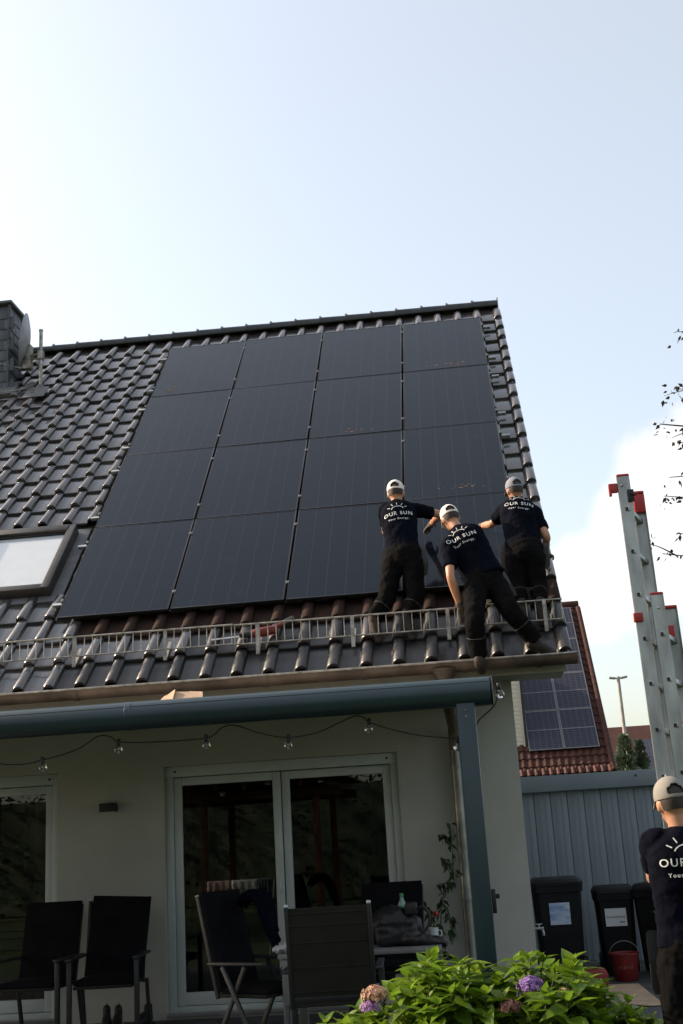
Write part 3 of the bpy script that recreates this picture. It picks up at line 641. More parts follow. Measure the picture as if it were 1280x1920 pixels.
# ------------------------------------------------------------------ ladder
ld = thing('extension_ladder', 'aluminium extension ladder with red caps standing upright behind the worker', 'ladder', (5.15, -3.9, 0))
def ladder_sec(x0, x1, zb, zt, yn, yf, sq0, far_top):
    # stiles: x0 at bottom, x1 at top; yn near stile, yf far stile
    def X(z): return x0 + (x1 - x0) * (z / 3.55)
    for y, tp_ in ((yn, zt), (yf, far_top)):
        dx = .125 if y == yf else 0
        p, q = Vector((X(zb) + dx, y, zb)), Vector((X(tp_) + dx, y, tp_))
        s_ = MB().beam(p, q, .075, .004, upv=(0, -1, 0)); side = 1 if y == yn else -1
        s_.beam(p + Vector((-.036, side * .012, 0)), q + Vector((-.036, side * .012, 0)), .004, .026, upv=(0, -1, 0)); s_.beam(p + Vector((.036, side * .012, 0)), q + Vector((.036, side * .012, 0)), .004, .026, upv=(0, -1, 0))
        st = s_.build('stile', M_alu, ld)
        c_ = MB().beam(q + Vector((0, side * .011, -.004)), q + Vector((0, side * .011, .016)), .080, .032, upv=(0, -1, 0), ch=.009); c_.build('end_cap', M_red, ld)
    z = sq0
    while z > .2:
        if z < zt - .05:
            ra = Vector((X(z), yn - .006, z)); rb = Vector((X(z) + .125, yf + .004, z))
            MB().beam(ra, rb, .030, .030, ch=.003).build('rung', M_alu, ld)
            MB().box((ra.x - .011, ra.y - .002, z - .011), (ra.x + .011, ra.y + .003, z + .011)).build('rung_end', M_black, ld)
        z -= .268
YN, YF = -4.0, -3.66
ladder_sec(5.095, 5.062, .05, 3.53, YN, YF, 3.318, 3.50)
ladder_sec(5.205, 5.16, .0, 2.77, YN - .02, YF - .02, 2.53, 2.74)
MB().box((4.968, -4.0, 3.43), (5.024, -3.975, 3.49), ch=.006).box((4.968, -4.0, 3.41), (4.985, -3.975, 3.435), ch=.004).build('hook', M_red, ld)
MB().box((5.155, -3.70, 3.37), (5.225, -3.67, 3.49), ch=.006).build('far_hook', M_red, ld)
MB().box((5.02, -4.02, 2.615), (5.075, -3.99, 2.67), ch=.004).build('guide_clamp', M_red, ld); MB().box((5.22, -3.70, 2.56), (5.30, -3.665, 2.63), ch=.004).build('guide_clamp', M_red, ld)
MB().box((5.075, -4.012, 3.36), (5.115, -4.003, 3.44), ch=.003).tube([(5.09, -4.012, 3.41), (5.13, -4.02, 3.40)], .007, 6).build('latch', M_black, ld)
for x, z in ((5.05, 3.47), (5.17, 2.69)): MB().ball((x, -4.024 if z < 3 else -4.004, z), .009, 8).build('rivet', M_alu, ld)
MB().tube(cat([(5.285, -3.72, 2.05), (5.29, -3.76, 1.9), (5.30, -3.78, 1.75), (5.33, -3.8, 1.70)]), .012, 8).build('strap', M_red, ld)

# ------------------------------------------------------------------ people
def loft(mb, pts, rad, lat, seg=16, sub=5, round_ends=(True, True)):
    P_ = cat(pts, sub); n = len(pts)
    rr = cat([(a, b, 0) for a, b in rad], sub); lat = Vector(lat).normalized(); vs = []; fs = []; rings = []
    for i, p in enumerate(P_):
        t = (P_[min(i + 1, len(P_) - 1)] - P_[max(i - 1, 0)]).normalized(); x = lat - t * lat.dot(t)
        x = x.normalized() if x.length > .05 else t.orthogonal().normalized(); y = t.cross(x)
        rings.append((p, x, y, t, rr[i].x, rr[i].y))
    out = []
    def capr(r_, s_): 
        p, x, y, t, a, b = r_; m_ = min(a, b) * .9
        return [(p + t * s_ * m_ * math.sin(q), x, y, t, a * math.cos(q), b * math.cos(q)) for q in (.45, .9, 1.3)]
    if round_ends[0]: out += capr(rings[0], -1)[::-1]
    out += rings
    if round_ends[1]: out += capr(rings[-1], 1)
    for (p, x, y, t, a, b) in out:
        for k in range(seg):
            q = 2 * math.pi * k / seg; vs.append(p + x * a * math.cos(q) + y * b * math.sin(q))
    N = len(out)
    for i in range(N - 1):
        for k in range(seg): fs.append((i * seg + k, i * seg + (k + 1) % seg, (i + 1) * seg + (k + 1) % seg, (i + 1) * seg + k))
    fs += [tuple(range(seg))[::-1], tuple((N - 1) * seg + k for k in range(seg))]
    return mb.add(vs, fs)
def fuse(mb, name, m_, parent, vox=.010, wr=0., wscale=.09, smooth=4):
    me = mb.mesh('tmp', m_); o = bpy.data.objects.new('tmp', me); COL.objects.link(o)
    r_ = o.modifiers.new('r', 'REMESH'); r_.mode = 'VOXEL'; r_.voxel_size = vox; r_.use_smooth_shade = True
    s_ = o.modifiers.new('s', 'SMOOTH'); s_.iterations = smooth; s_.factor = .5
    if wr:
        tx = bpy.data.textures.get('wr%g' % wscale) or bpy.data.textures.new('wr%g' % wscale, 'CLOUDS'); tx.noise_scale = wscale; tx.noise_depth = 2
        d_ = o.modifiers.new('d', 'DISPLACE'); d_.texture = tx; d_.strength = wr; d_.mid_level = .5; d_.texture_coords = 'GLOBAL'
    dg = bpy.context.evaluated_depsgraph_get(); dg.update(); me2 = bpy.data.meshes.new_from_object(o.evaluated_get(dg)); bpy.data.objects.remove(o)
    me2.name = name; me2.materials.clear(); me2.materials.append(m_)
    vs = [v.co.copy() for v in me2.vertices]; ps = [tuple(p.vertices) for p in me2.polygons]
    me2.transform(Matrix.Translation(-ORG[parent])); me2.polygons.foreach_set('use_smooth', [True] * len(me2.polygons))
    ob = link(name, me2, parent); ORG[ob] = ORG[parent]
    return ob, BVHTree.FromPolygons(vs, ps)

def text_polys():
    out = []
    for body, size, yoff, sp_ in (('OUR SUN', .056, 0, 1.22), ('Your Energy.', .029, -.052, 1.32)):
        cu = bpy.data.curves.new('txt', 'FONT'); cu.body = body; cu.size = size; cu.align_x = 'CENTER'; cu.space_character = sp_; cu.offset = .0006 if size > .05 else .0003; cu.resolution_u = 3
        to = bpy.data.objects.new('txt', cu); COL.objects.link(to); me = bpy.data.meshes.new_from_object(to.evaluated_get(bpy.context.evaluated_depsgraph_get())); bpy.data.objects.remove(to)
        out.append(([(v.co.x, v.co.y + yoff) for v in me.vertices], [tuple(p.vertices) for p in me.polygons]))
    def strip(pts, w_):
        vs = []; fs = []
        for i, p in enumerate(pts):
            a, b = Vector(pts[max(i - 1, 0)]), Vector(pts[min(i + 1, len(pts) - 1)]); d_ = (b - a).normalized(); nn = Vector((-d_.y, d_.x)) * w_ / 2; p = Vector(p); vs += [tuple(p + nn), tuple(p - nn)]
        for i in range(len(pts) - 1): fs.append((2 * i, 2 * i + 1, 2 * i + 3, 2 * i + 2))
        out.append((vs, fs))
    strip([(math.cos(a) * .062, .060 + math.sin(a) * .046) for a in [R(18) + R(144) * k / 12 for k in range(13)]], .0065)
    for a in (28, 59, 90, 121, 152):
        c, s_ = math.cos(R(a)), math.sin(R(a)); strip([(c * (.078 + .03 * f), .064 + s_ * (.060 + .03 * f)) for f in (0, .5, 1)], .006)
    return out
LOGO = text_polys()

def hand_lofts(mb, wrist, tip, palm_n, spread=1.0, curl=.35, k=1.0, thumb=1):
    wrist, tip = Vector(wrist), Vector(tip); d = (tip - wrist).normalized(); nrm = Vector(palm_n); nrm = (nrm - d * nrm.dot(d)).normalized(); s_ = d.cross(nrm)
    pc = wrist + d * .055 * k
    loft(mb, [wrist, wrist + d * .03 * k, wrist + d * .09 * k], [(.028 * k, .022 * k), (.040 * k, .020 * k), (.042 * k, .017 * k)], s_, 12, 3)
    for i, (off, L) in enumerate(((-.031, .062), (-.010, .075), (.011, .070), (.031, .055))):
        b0 = wrist + d * .085 * k + s_ * off * k; b1 = b0 + (d + s_ * off * spread * 2).normalized() * L * .5 * k + nrm * L * curl * .25; b2 = b1 + d * L * .42 * k + nrm * L * curl * .9
        loft(mb, [b0, b1, b2], [(.0105 * k, .0105 * k), (.010 * k, .010 * k), (.008 * k, .008 * k)], s_, 8, 2)
    t0 = wrist + d * .025 * k - s_ * .03 * k * thumb; t1 = t0 + (d * .6 - s_ * thumb * .8).normalized() * .045 * k; t2 = t1 + (d + nrm * .4).normalized() * .035 * k
    loft(mb, [t0, t1, t2], [(.014 * k, .014 * k), (.012 * k, .012 * k), (.009 * k, .009 * k)], s_, 8, 2)

def person(label, J, back, capm, gloves, headrot, logo_at, logo_tilt=0., sleeve=.72, pouch=True, lean=0., bw=1.):
    J = {k: Vector(v) for k, v in J.items()}; back = Vector(back).normalized()
    base = (J['toL'] + J['toR']) / 2
    p = thing('person', label, 'person', base)
    lat = (J['shR'] - J['shL']); lat = (lat - back * lat.dot(back)).normalized(); fwd = -back
    hl = (J['hipR'] - J['hipL']).normalized()
    nk, pel = J['neck'], J['pel']; sp_ = nk - pel; shm = (J['shL'] + J['shR']) / 2
    chest = pel.lerp(nk, .66) + back * .015; waist = pel.lerp(nk, .22)
    up_ = sp_.normalized()
    hd = J['head']; hu = (hd - nk).normalized(); hu = (hu * .6 + Vector((0, 0, 1)) * .4).normalized()
    hf = Vector(headrot); hf = (hf - hu * hf.dot(hu)).normalized(); hs = hf.cross(hu)
    # body: one continuous surface under the clothes
    b = MB()
    HM = Matrix((hs, hf, hu)).transposed().to_4x4()
    b.ball(hd + hu * .012, (.077, .094, .112), 20, HM.to_3x3().to_4x4()); b.ball(hd + hf * .028 - hu * .055, (.055, .066, .062), 14, HM.to_3x3().to_4x4())
    b.ball(hd + hf * .098 - hu * .012, (.013, .018, .022), 8, HM.to_3x3().to_4x4())
    for s_ in (-1, 1): b.ball(hd + hs * s_ * .078 - hu * .012 - hf * .004, (.010, .022, .034), 10, HM.to_3x3().to_4x4())
    loft(b, [nk - up_ * .05, nk, hd - hu * .05 - hf * .01], [(.064, .064), (.056, .058), (.054, .058)], lat)
    loft(b, [pel - up_ * .04, waist, chest, nk - up_ * .03], [(.13, .09), (.125, .085), (.145, .095), (.07, .06)], lat)
    for s_ in 'LR':
        sh, el, ha = J['sh' + s_], J['el' + s_], J['ha' + s_]
        loft(b, [nk.lerp(sh, .4) - up_ * .03, sh, sh.lerp(el, .5), el, el.lerp(ha, .4), el.lerp(ha, .93)], [(.05, .05), (.052, .052), (.046, .046), (.039, .039), (.040, .040), (.027, .025)], back, 14)
        hp, kn, an = J['hip' + s_], J['kn' + s_], J['an' + s_]
        loft(b, [pel.lerp(hp, .7), hp, kn, an], [(.06, .06), (.062, .062), (.036, .036), (.028, .028)], lat, 12)
    for s_, gl in zip('LR', gloves):
        el, ha = J['el' + s_], J['ha' + s_]; d = (ha - el).normalized()
        if not gl: hand_lofts(b, ha - d * .02, ha + d * .1, RF(0, 0, -1) - RF(0, 0, 0), thumb=1 if s_ == 'R' else -1)
    fuse(b, 'body', M_skin, p, .0085, smooth=3)
    for s_, gl in zip('LR', gloves):
        if gl:
            el, ha = J['el' + s_], J['ha' + s_]; d = (ha - el).normalized(); g = MB()
            loft(g, [ha - d * .05, ha - d * .01, ha], [(.034, .032), (.034, .030), (.034, .028)], back, 12); hand_lofts(g, ha - d * .015, ha + d * .1, RF(0, 0, -1) - RF(0, 0, 0), k=1.12, thumb=1 if s_ == 'R' else -1)
            fuse(g, 'glove', M_glove, p, .006, smooth=2)
    # hair below the cap
    h = MB(); h.ball(hd + hu * .010 - hf * .008, (.0805, .0925, .106), 18, HM.to_3x3().to_4x4()); hv_ = [Vector(v) for v in h.v]
    keep = [f for f in h.f if all((hv_[i] - hd).dot(hf) < -.01 + (hv_[i] - hd).dot(hu) * .3 and (hv_[i] - hd).dot(hu) > -.060 for i in f)]
    h.f = keep; h.build('hair', M_hair, p)
    # shirt
    t = MB()
    hem = pel - up_ * .03
    loft(t, [hem, waist, chest, pel.lerp(nk, .88) + back * .008, nk + up_ * .012], [(.185 * bw, .125 * bw), (.172 * bw, .118 * bw), (.188 * bw, .128 * bw), (.165 * bw, .105), (.066, .062)], lat, 22, 6, (False, False))
    for s_ in 'LR':
        sh, el = J['sh' + s_], J['el' + s_]
        loft(t, [nk.lerp(sh, .45) - up_ * .035, sh, sh.lerp(el, sleeve * .6), sh.lerp(el, sleeve)], [(.065, .07), (.074, .076), (.066, .068), (.064, .066)], back, 16, 5, (True, False))
    so_, bvh = fuse(t, 'shirt', M_navy, p, .009, wr=.022, wscale=.075, smooth=4)
    # print on the back
    c0 = pel.lerp(nk, logo_at); u_ = (up_ - back * up_.dot(back)).normalized(); l_ = u_.cross(back); l_ = l_ if l_.dot(lat) > 0 else -l_
    ct, st_ = math.cos(logo_tilt), math.sin(logo_tilt)
    pr = MB()
    for vs, fs in LOGO:
        o3 = []
        for (x, y) in vs:
            x, y = x * ct - y * st_, x * st_ + y * ct
            q = c0 + l_ * x + u_ * y + back * .5; hit = bvh.ray_cast(q, -back)
            o3.append((hit[0] if hit[0] is not None and (hit[0] - q).length < .6 else c0 + l_ * x + u_ * y + back * .1) + back * .006)
        pr.add(o3, fs)
    tag(pr.build('back_print', M_print, so_, smooth=False), kind='stuff')
    # trousers
    q = MB()
    loft(q, [pel + up_ * .05, pel - up_ * .03, (J['hipL'] + J['hipR']) / 2 - up_ * .05], [(.165, .115), (.18, .13), (.165, .125)], hl, 20, 4, (False, True))
    for s_ in 'LR':
        hp, kn, an = J['hip' + s_], J['kn' + s_], J['an' + s_]; ins = pel.lerp(hp, .75)
        loft(q, [ins, hp.lerp(kn, .18), hp.lerp(kn, .6), kn, kn.lerp(an, .4), kn.lerp(an, .8), an], [(.095, .10), (.106, .108), (.096, .098), (.088, .090), (.082, .084), (.074, .077), (.072, .074)], hl, 16, 5, (True, False))
    tq, tbv = fuse(q, 'trousers', M_trou, p, .009, wr=.026, wscale=.07, smooth=3)
    for s_ in 'LR':
        kn, an = J['kn' + s_], J['an' + s_]; d = (an - kn).normalized(); f = .42; c_ = kn.lerp(an, f)
        m_ = MB(); x = hl - d * hl.dot(d); x.normalize(); y = d.cross(x)
        for a0 in (0,):
            pts_ = []
            for a in [2 * math.pi * k / 20 for k in range(21)]:
                dv = x * math.cos(a) + y * math.sin(a); hh = tbv.ray_cast(c_ + dv * .16, -dv); pts_.append(hh[0] + dv * .0005 if hh[0] is not None else c_ + dv * .06)
        m_.tube(pts_, .003, 5); m_.build('seam_piping', M_strap, tq)
    # boots
    for s_ in 'LR':
        an, to_ = J['an' + s_], J['to' + s_]; g = MB(); d = (to_ - an); hz = Vector((d.x, d.y, d.z * (.4 if an.z < 1 else .8))); hz = hz.normalized() if hz.length > .02 else fwd
        loft(g, [an + Vector((0, 0, .03)), an - Vector((0, 0, .02))], [(.054, .058), (.052, .06)], hl, 12, 4); loft(g, [an - hz * .05 - Vector((0, 0, .045)), an + hz * .05 - Vector((0, 0, .045)), an + hz * .16 - Vector((0, 0, .058))], [(.045, .050), (.052, .052), (.042, .036)], hl.cross(hz).cross(hz) if False else hl, 14, 5)
        fuse(g, 'boot', M_boot, p, .008, smooth=2)
    # belt pouches
    if pouch:
        for s_, k in ((-1, 1.0), (1, .9)):
            c_ = pel - up_ * .09 + hl * s_ * .19 - back * .02; mt = Matrix((hl, back.cross(hl) * 1.0, up_)).transposed().to_4x4(); mt.translation = c_
            m_ = MB().box((-.035 * k, -.065, -.11), (.035 * k, .065, .08), mt, .02); m_.build('tool_pouch', mat('pouch_canvas', (.022, .020, .017), .9, var=.2), p)
            MB().box((-.038 * k, -.07, .03), (.038 * k, .07, .085), mt, .015).build('pouch_flap', M_black, p)
    # cap
    cp = MB(); n = 24; ns = 10; A, B_, Cz = .088, .105, .105; base_c = hd + hu * .030
    vs = []; fs = []
    for i in range(ns + 1):
        th = (math.pi / 2 + .16) * i / ns
        for k in range(n):
            a = 2 * math.pi * k / n; vs.append(base_c + HM.to_3x3() @ Vector((A * math.sin(th) * math.cos(a), B_ * math.sin(th) * math.sin(a), Cz * math.cos(th) ** .9 if math.cos(th) > 0 else Cz * math.cos(th))))
    for i in range(ns):
        for k in range(n):
            a = (2 * math.pi * (k + .5) / n); da = abs((a - 1.5 * math.pi + math.pi) % (2 * math.pi) - math.pi)
            if i in (6, 7, 8) and da < (.28, .47, .55)[i - 6]: continue     # opening above the strap
            fs.append((i * n + k, i * n + (k + 1) % n, (i + 1) * n + (k + 1) % n, (i + 1) * n + k))
    co = cp.add(vs, fs).build('cap', capm, p)
    sm_ = co.modifiers.new('s', 'SOLIDIFY'); sm_.thickness = .005; sb = co.modifiers.new('b', 'SUBSURF'); sb.levels = 1; sb.render_levels = 2
    v_ = []; f_ = []; nb = 12
    for k in range(nb + 1):
        a = R(18) + R(144) * k / nb; e_ = base_c - hu * .012 + HM.to_3x3() @ Vector((A * .98 * math.cos(a), B_ * .98 * math.sin(a), 0)); o_ = base_c - hu * (.028 + .018 * abs(math.cos(a))) + HM.to_3x3() @ Vector((A * 1.0 * math.cos(a), B_ * math.sin(a) + .075 * math.sin(a) ** .7, 0))
        v_ += [e_, o_]
    for k in range(nb): f_.append((2 * k, 2 * k + 1, 2 * k + 3, 2 * k + 2))
    bo = MB().add(v_, f_).build('visor', capm, co); s2 = bo.modifiers.new('s', 'SOLIDIFY'); s2.thickness = .004
    MB().ball(base_c + hu * .106, .009, 8).build('button', capm, co)
    return p

roof_out = RF(0, 0, 1) - RF(0, 0, 0)
W1 = dict(head=(3.434, .10, 4.757), neck=(3.440, .08, 4.637), shL=(3.322, .10, 4.585), shR=(3.600, .08, 4.56), elL=(3.29, .33, 4.44), haL=(3.33, .60, 4.45), elR=(3.849, .195, 4.523), haR=(3.743, .46, 4.488), pel=(3.474, -.14, 4.085), hipL=(3.391, -.157, 4.039), hipR=(3.555, -.170, 4.022), knL=(3.293, -.27, 3.625), knR=(3.570, -.275, 3.62), anL=(3.171, -.36, 3.43), anR=(3.478, -.36, 3.43), toL=(3.19, -.375, 3.33), toR=(3.50, -.375, 3.33))
W2 = dict(head=(3.958, -.528, 4.283), neck=(4.018, -.587, 4.151), shL=(3.925, -.70, 3.985), shR=(4.193, -.515, 4.075), elL=(3.917, -.853, 3.662), haL=(3.980, -.688, 3.402), elR=(4.21, -.26, 3.88), haR=(4.22, -.02, 3.80), pel=(4.205, -.724, 3.666), hipL=(4.132, -.774, 3.60), hipR=(4.283, -.709, 3.624), knL=(4.093, -1.0, 3.213), anL=(4.108, -.80, 2.985), toL=(4.125, -.68, 2.93), knR=(4.425, -.869, 3.288), anR=(4.605, -.785, 3.045), toR=(4.734, -.74, 2.98))
W2['anL'] = (4.106, -.86, 2.93); W2['toL'] = (4.12, -.72, 2.88)
W3 = dict(head=(4.605, .144, 4.690), neck=(4.611, .14, 4.575), shL=(4.485, .134, 4.489), shR=(4.765, .066, 4.419), elL=(4.355, .31, 4.41), haL=(4.25, .56, 4.462), elR=(4.849, -.061, 4.146), haR=(4.839, .15, 4.02), pel=(4.622, -.15, 4.045), hipL=(4.543, -.19, 3.985), hipR=(4.700, -.21, 3.968), knL=(4.520, -.235, 3.655), knR=(4.709, -.24, 3.648), anL=(4.530, -.34, 3.475), anR=(4.709, -.34, 3.475), toL=(4.54, -.355, 3.38), toR=(4.715, -.355, 3.38))
W4 = dict(head=(5.055, -4.60, 1.585), neck=(5.075, -4.62, 1.445), shL=(4.935, -4.60, 1.385), shR=(5.255, -4.58, 1.385), elL=(4.945, -4.36, 1.20), haL=(5.02, -4.12, 1.30), elR=(5.30, -4.38, 1.18), haR=(5.18, -4.10, 1.38), pel=(5.07, -4.60, .90), hipL=(4.985, -4.60, .85), hipR=(5.155, -4.60, .85), knL=(4.965, -4.58, .45), knR=(5.175, -4.62, .45), anL=(4.955, -4.64, .085), anR=(5.19, -4.66, .085), toL=(4.94, -4.48, .04), toR=(5.21, -4.5, .04))
person('worker in white cap at left, standing on the grate with arms on the panels', W1, roof_out * .25 + Vector((0, -.9, .28)), M_capw, (True, True), (.0, .96, -.15), .60, .02, bw=.94)
person('worker in white cap in the middle, bending down with one leg stretched out', W2, (-.30, -.86, .38), M_capw, (True, True), (-.25, .9, .1), .60, .02, bw=1.06)
person('worker in grey cap at the right verge, reaching left with bare forearm', W3, roof_out * .25 + Vector((.05, -.9, .28)), M_capg, (True, True), (-.3, .92, -.2), .72, -.13, bw=.98)
W4 = {k: (v[0] - .04, v[1], v[2] - .03) for k, v in W4.items()}
person('worker in beige cap on the ground at right edge, holding the ladder', W4, (0, -1, .05), M_capb, (False, False), (-.2, 1, .15), .66, 0, .68)
#PART3
# ------------------------------------------------------------------ neighbouring house
NEX0, NEX1, NY, NZ, NP = -1.0, 7.86, 24.0, 2.92, R(47)
nb = thing('neighbour_house', 'neighbouring house with red brown tiled roof and its own solar panels', 'house', (5, 27, 0))
nc, nsn = math.cos(NP), math.sin(NP)
def NR(u, v, n=0.): return Vector((u, NY + v * nc - n * nsn, NZ + v * nsn + n * nc))
MB().box((NEX0 + .3, NY + .6, 0), (NEX1 - .3, NY + 11, 3.2)).build('wall', M_wall, nb)
M_rt = mat('red_roof_tile', (.062, .022, .015), .8, var=.25, scale=3, spec=.25, col2=(.036, .015, .012))
vs = []; fs = []; NL = 8.05
nu = int((NEX1 - 4.0) / .035); nvv = int(NL / .34)
for j in range(nvv + 1):
    for e in (0, 1):
        v = j * .34 + (0 if e == 0 else .335)
        for i in range(nu + 1):
            u = 4.0 + (NEX1 - 4.0) * i / nu; z = .025 * (1 + math.sin(2 * math.pi * u / .21)) + (.035 if e == 0 else 0.0)
            vs.append(NR(u, v, z))
W_ = nu + 1
for j in range((nvv + 1) * 2 - 1):
    for i in range(nu): fs.append((j * W_ + i, j * W_ + i + 1, (j + 1) * W_ + i + 1, (j + 1) * W_ + i))
nroof = MB().prism([tuple(NR(0, a, b).yz) for a, b in [(0, -.02), (NL, -.02), (NL, -.2), (0, -.2)]], NEX0, NEX1 - .02).build('roof', M_rt, nb)
tag(MB().add(vs, fs).build('roof_tiles', M_rt, nroof), kind='stuff')
vt = MB().tube([(0, 0, 0), (0, .36, 0)], .085, 10).mesh('verge_tile', M_rt)
for j in range(nvv): link('verge_tile', vt, nroof, NR(NEX1 - .04, j * .34, .045) - ORG[nb], (NP, 0, 0))
MB().tube([NR(NEX0, NL, .03), NR(NEX1, NL, .03)], .13, 12).build('ridge', M_rt, nroof)
lip = MB().tube([(0, -.03, 0), (0, .2, .02)], .055, 8).mesh('eave_tile', mat('eave_tile_red', (.10, .034, .022), .7, rnd=.3))
for i in range(18): link('eave_tile', lip, nroof, NR(4.15 + .21 * i, 0, .05) - ORG[nb], (NP, 0, 0))
gp = MB(); gp.prism([(NY + .6, 0), (NY + 11, 0), (NY + 11, 3.0), (NY + 5.5, 8.3), (NY + .6, 3.2)], NEX1 - .33, NEX1 - .29); gp.build('gable_wall', M_wall, nb)
# dormer cheek with cream lap boards
dcx = 5.38
dm_ = MB().box((4.0, 24.9, 3.45), (dcx, 29, 6.6)); dmo = dm_.build('dormer', mat('cream_boards', (.55, .50, .42), .7, var=.06), nb)
lap = MB().box((0, -.03, 0), (dcx - 4.0, 0, .125), Matrix.Rotation(R(6), 4, 'X'), .003).mesh('lap_board', MATS['cream_boards'])
for k in range(24): link('lap_board', lap, dmo, Vector((4.0, 24.89, 3.46 + .13 * k)) - ORG[nb])
MB().box((dcx + .002, 24.84, 3.4), (dcx + .04, 25.0, 6.62)).build('corner_board', MATS['cream_boards'], dmo)
MB().box((dcx + .045, 24.80, 3.6), (dcx + .11, 25.05, 6.6)).build('downpipe', M_black, dmo)
def blue_cells():
    m_ = mat('blue_solar_cells', (.016, .018, .035), .12, var=.1); t = m_.node_tree; b = t.nodes['Principled BSDF']
    tc = t.nodes.new('ShaderNodeTexCoord'); br = t.nodes.new('ShaderNodeTexBrick'); br.offset = 0; br.inputs['Color1'].default_value = (.020, .022, .042, 1); br.inputs['Color2'].default_value = (.018, .020, .038, 1); br.inputs['Mortar'].default_value = (.06, .062, .07, 1)
    br.inputs['Scale'].default_value = 1; br.inputs['Mortar Size'].default_value = .009; br.inputs['Brick Width'].default_value = .178; br.inputs['Row Height'].default_value = .0925; br.inputs['Mortar Smooth'].default_value = 0
    t.links.new(tc.outputs['Object'], br.inputs['Vector']); t.links.new(br.outputs['Color'], b.inputs['Base Color']); return m_
M_bc = blue_cells(); M_bc.node_tree.nodes['Principled BSDF'].inputs['IOR'].default_value = 1.28; M_wf = mat('silver_frame', (.15, .15, .155), .5, metal=.3)
nw, nh = 1.02, 1.70
nf = MB()
for a, b_ in (((0, 0, -.03), (.03, nh, 0)), ((nw - .03, 0, -.03), (nw, nh, 0)), ((.03, 0, -.03), (nw - .03, .03, -.001)), ((.03, nh - .03, -.03), (nw - .03, nh, -.001)), ((.03, nh / 2 - .016, -.02), (nw - .03, nh / 2 + .016, -.002))): nf.box(a, b_)
nfm = nf.mesh('frame', M_wf, smooth=False); ngm = MB().box((.03, .03, -.02), (nw - .03, nh - .03, -.005)).mesh('cells', M_bc, smooth=False)
for c in range(2):
    for r_ in range(4):
        p = thing('solar_panel', f'blue white-lined solar panel on the red roof, {["left", "right"][c]} column, {["bottom", "second", "third", "top"][r_]} row', 'solar panel', NR(5.50 + c * (nw + .015), .93 + r_ * (nh + .015), .14), 'blue solar panels on the neighbouring roof')
        p.rotation_euler = (NP, 0, 0); link('frame', nfm, p); link('cells', ngm, p)

# ------------------------------------------------------------------ far background
lp = thing('street_lamp', 'tall pale street lamp with two heads behind the garage', 'street lamp', (10.77, 45, 0))
MB().tube([(10.77, 45, 0), (10.77, 45, 4), (10.77, 45, 8.1)], [.10, .09, .075], 12).build('pole', mat('lamp_pole', (.30, .28, .25), .6), lp)
for s_ in (-1, 1):
    MB().tube([(10.77, 45, 8.0), (10.77 + s_ * .15, 45, 8.04)], .04, 8).build('arm', M_galv, lp)
    MB().beam((10.77 + s_ * .12, 45, 8.02), (10.77 + s_ * .42, 45, 8.07), .2, .10, ch=.03).build('lamp_head', M_galv, lp)
fh = thing('far_house', 'distant low house with dark roof and solar panels behind the conifer', 'house', (13, 50, 0))
MB().box((9.6, 49, 0), (19, 57, 3.6)).build('wall', M_wall, fh); fr_ = MB().prism([(48.4, 3.4), (53, 6.4), (57.6, 3.4)], 9.2, 19.4).build('roof', M_rt, fh)
for k in range(4): MB().beam((12.4 + k * 1.1, 48.9, 3.80), (12.4 + k * 1.1, 51.6, 5.56), 1.04, .05).build('solar_panel', M_bc, fr_)

M_leafd = mat('conifer_green', (.13, .165, .10), .8, var=.35, scale=2, rnd=.1)
M_bark = mat('bark', (.06, .045, .035), .9, bump=.5, bscale=30)
def leaf_cloud(mb, c, rad, n, size, rng, squash=None, shell=.5):
    for _ in range(n):
        d = Vector((rng.gauss(0, 1), rng.gauss(0, 1), rng.gauss(0, 1))).normalized(); f = shell + (1 - shell) * rng.random()
        p = Vector(c) + Vector((d.x * rad[0], d.y * rad[1], d.z * rad[2])) * f
        a = Vector((rng.gauss(0, 1), rng.gauss(0, 1), rng.gauss(0, .6))).normalized(); b = a.orthogonal().normalized(); q = rng.random() * 6.28; b = b * math.cos(q) + a.cross(b) * math.sin(q); s_ = size * rng.uniform(.6, 1.3)
        mb.add([p - a * s_, p + b * s_ * .45, p + a * s_, p - b * s_ * .45], [(0, 1, 2, 3)])
def conifer(name, label, x, y, h, r, n, size, z0=.3, group=None):
    t_ = thing(name, label, 'tree', (x, y, 0), group); rng = random.Random(int(x * 100 + y))
    MB().tube([(x, y, 0), (x, y, h * .6), (x, y, h * .97)], [r * .12, r * .07, .01], 8).build('trunk', M_bark, t_)
    mb = MB()
    for _ in range(n):
        f = rng.random() ** .8; z = z0 + (h - z0) * f; rr_ = r * (1 - f) ** .75 * (1 + .25 * math.sin(f * 40 + rng.random())) * (.45 + .55 * rng.random() ** .5); a = rng.random() * 6.283
        p = Vector((x + rr_ * math.cos(a), y + rr_ * math.sin(a), z)); d = Vector((math.cos(a), math.sin(a), rng.uniform(.2, 1.1))).normalized(); s_ = d.cross(Vector((rng.gauss(0, 1), rng.gauss(0, 1), rng.gauss(0, 1)))).normalized(); L = size * rng.uniform(.6, 1.4)
        mb.add([p - d * L, p + s_ * L * .35, p + d * L, p - s_ * L * .35], [(0, 1, 2, 3)])
    mb.build('crown', M_leafd, t_, smooth=False); return t_
conifer('conifer', 'small loose conifer beside the street lamp behind the garage', 10.1, 40, 5.0, 1.0, 2600, .20)
conifer('conifer', 'second pointed conifer just right of the street lamp', 10.75, 40.5, 4.8, .75, 1800, .18)
conifer('thuja_shrub', 'dark narrow thuja behind the worker with the ladder', 5.93, 1.3, 1.78, .36, 5200, .035, .02)

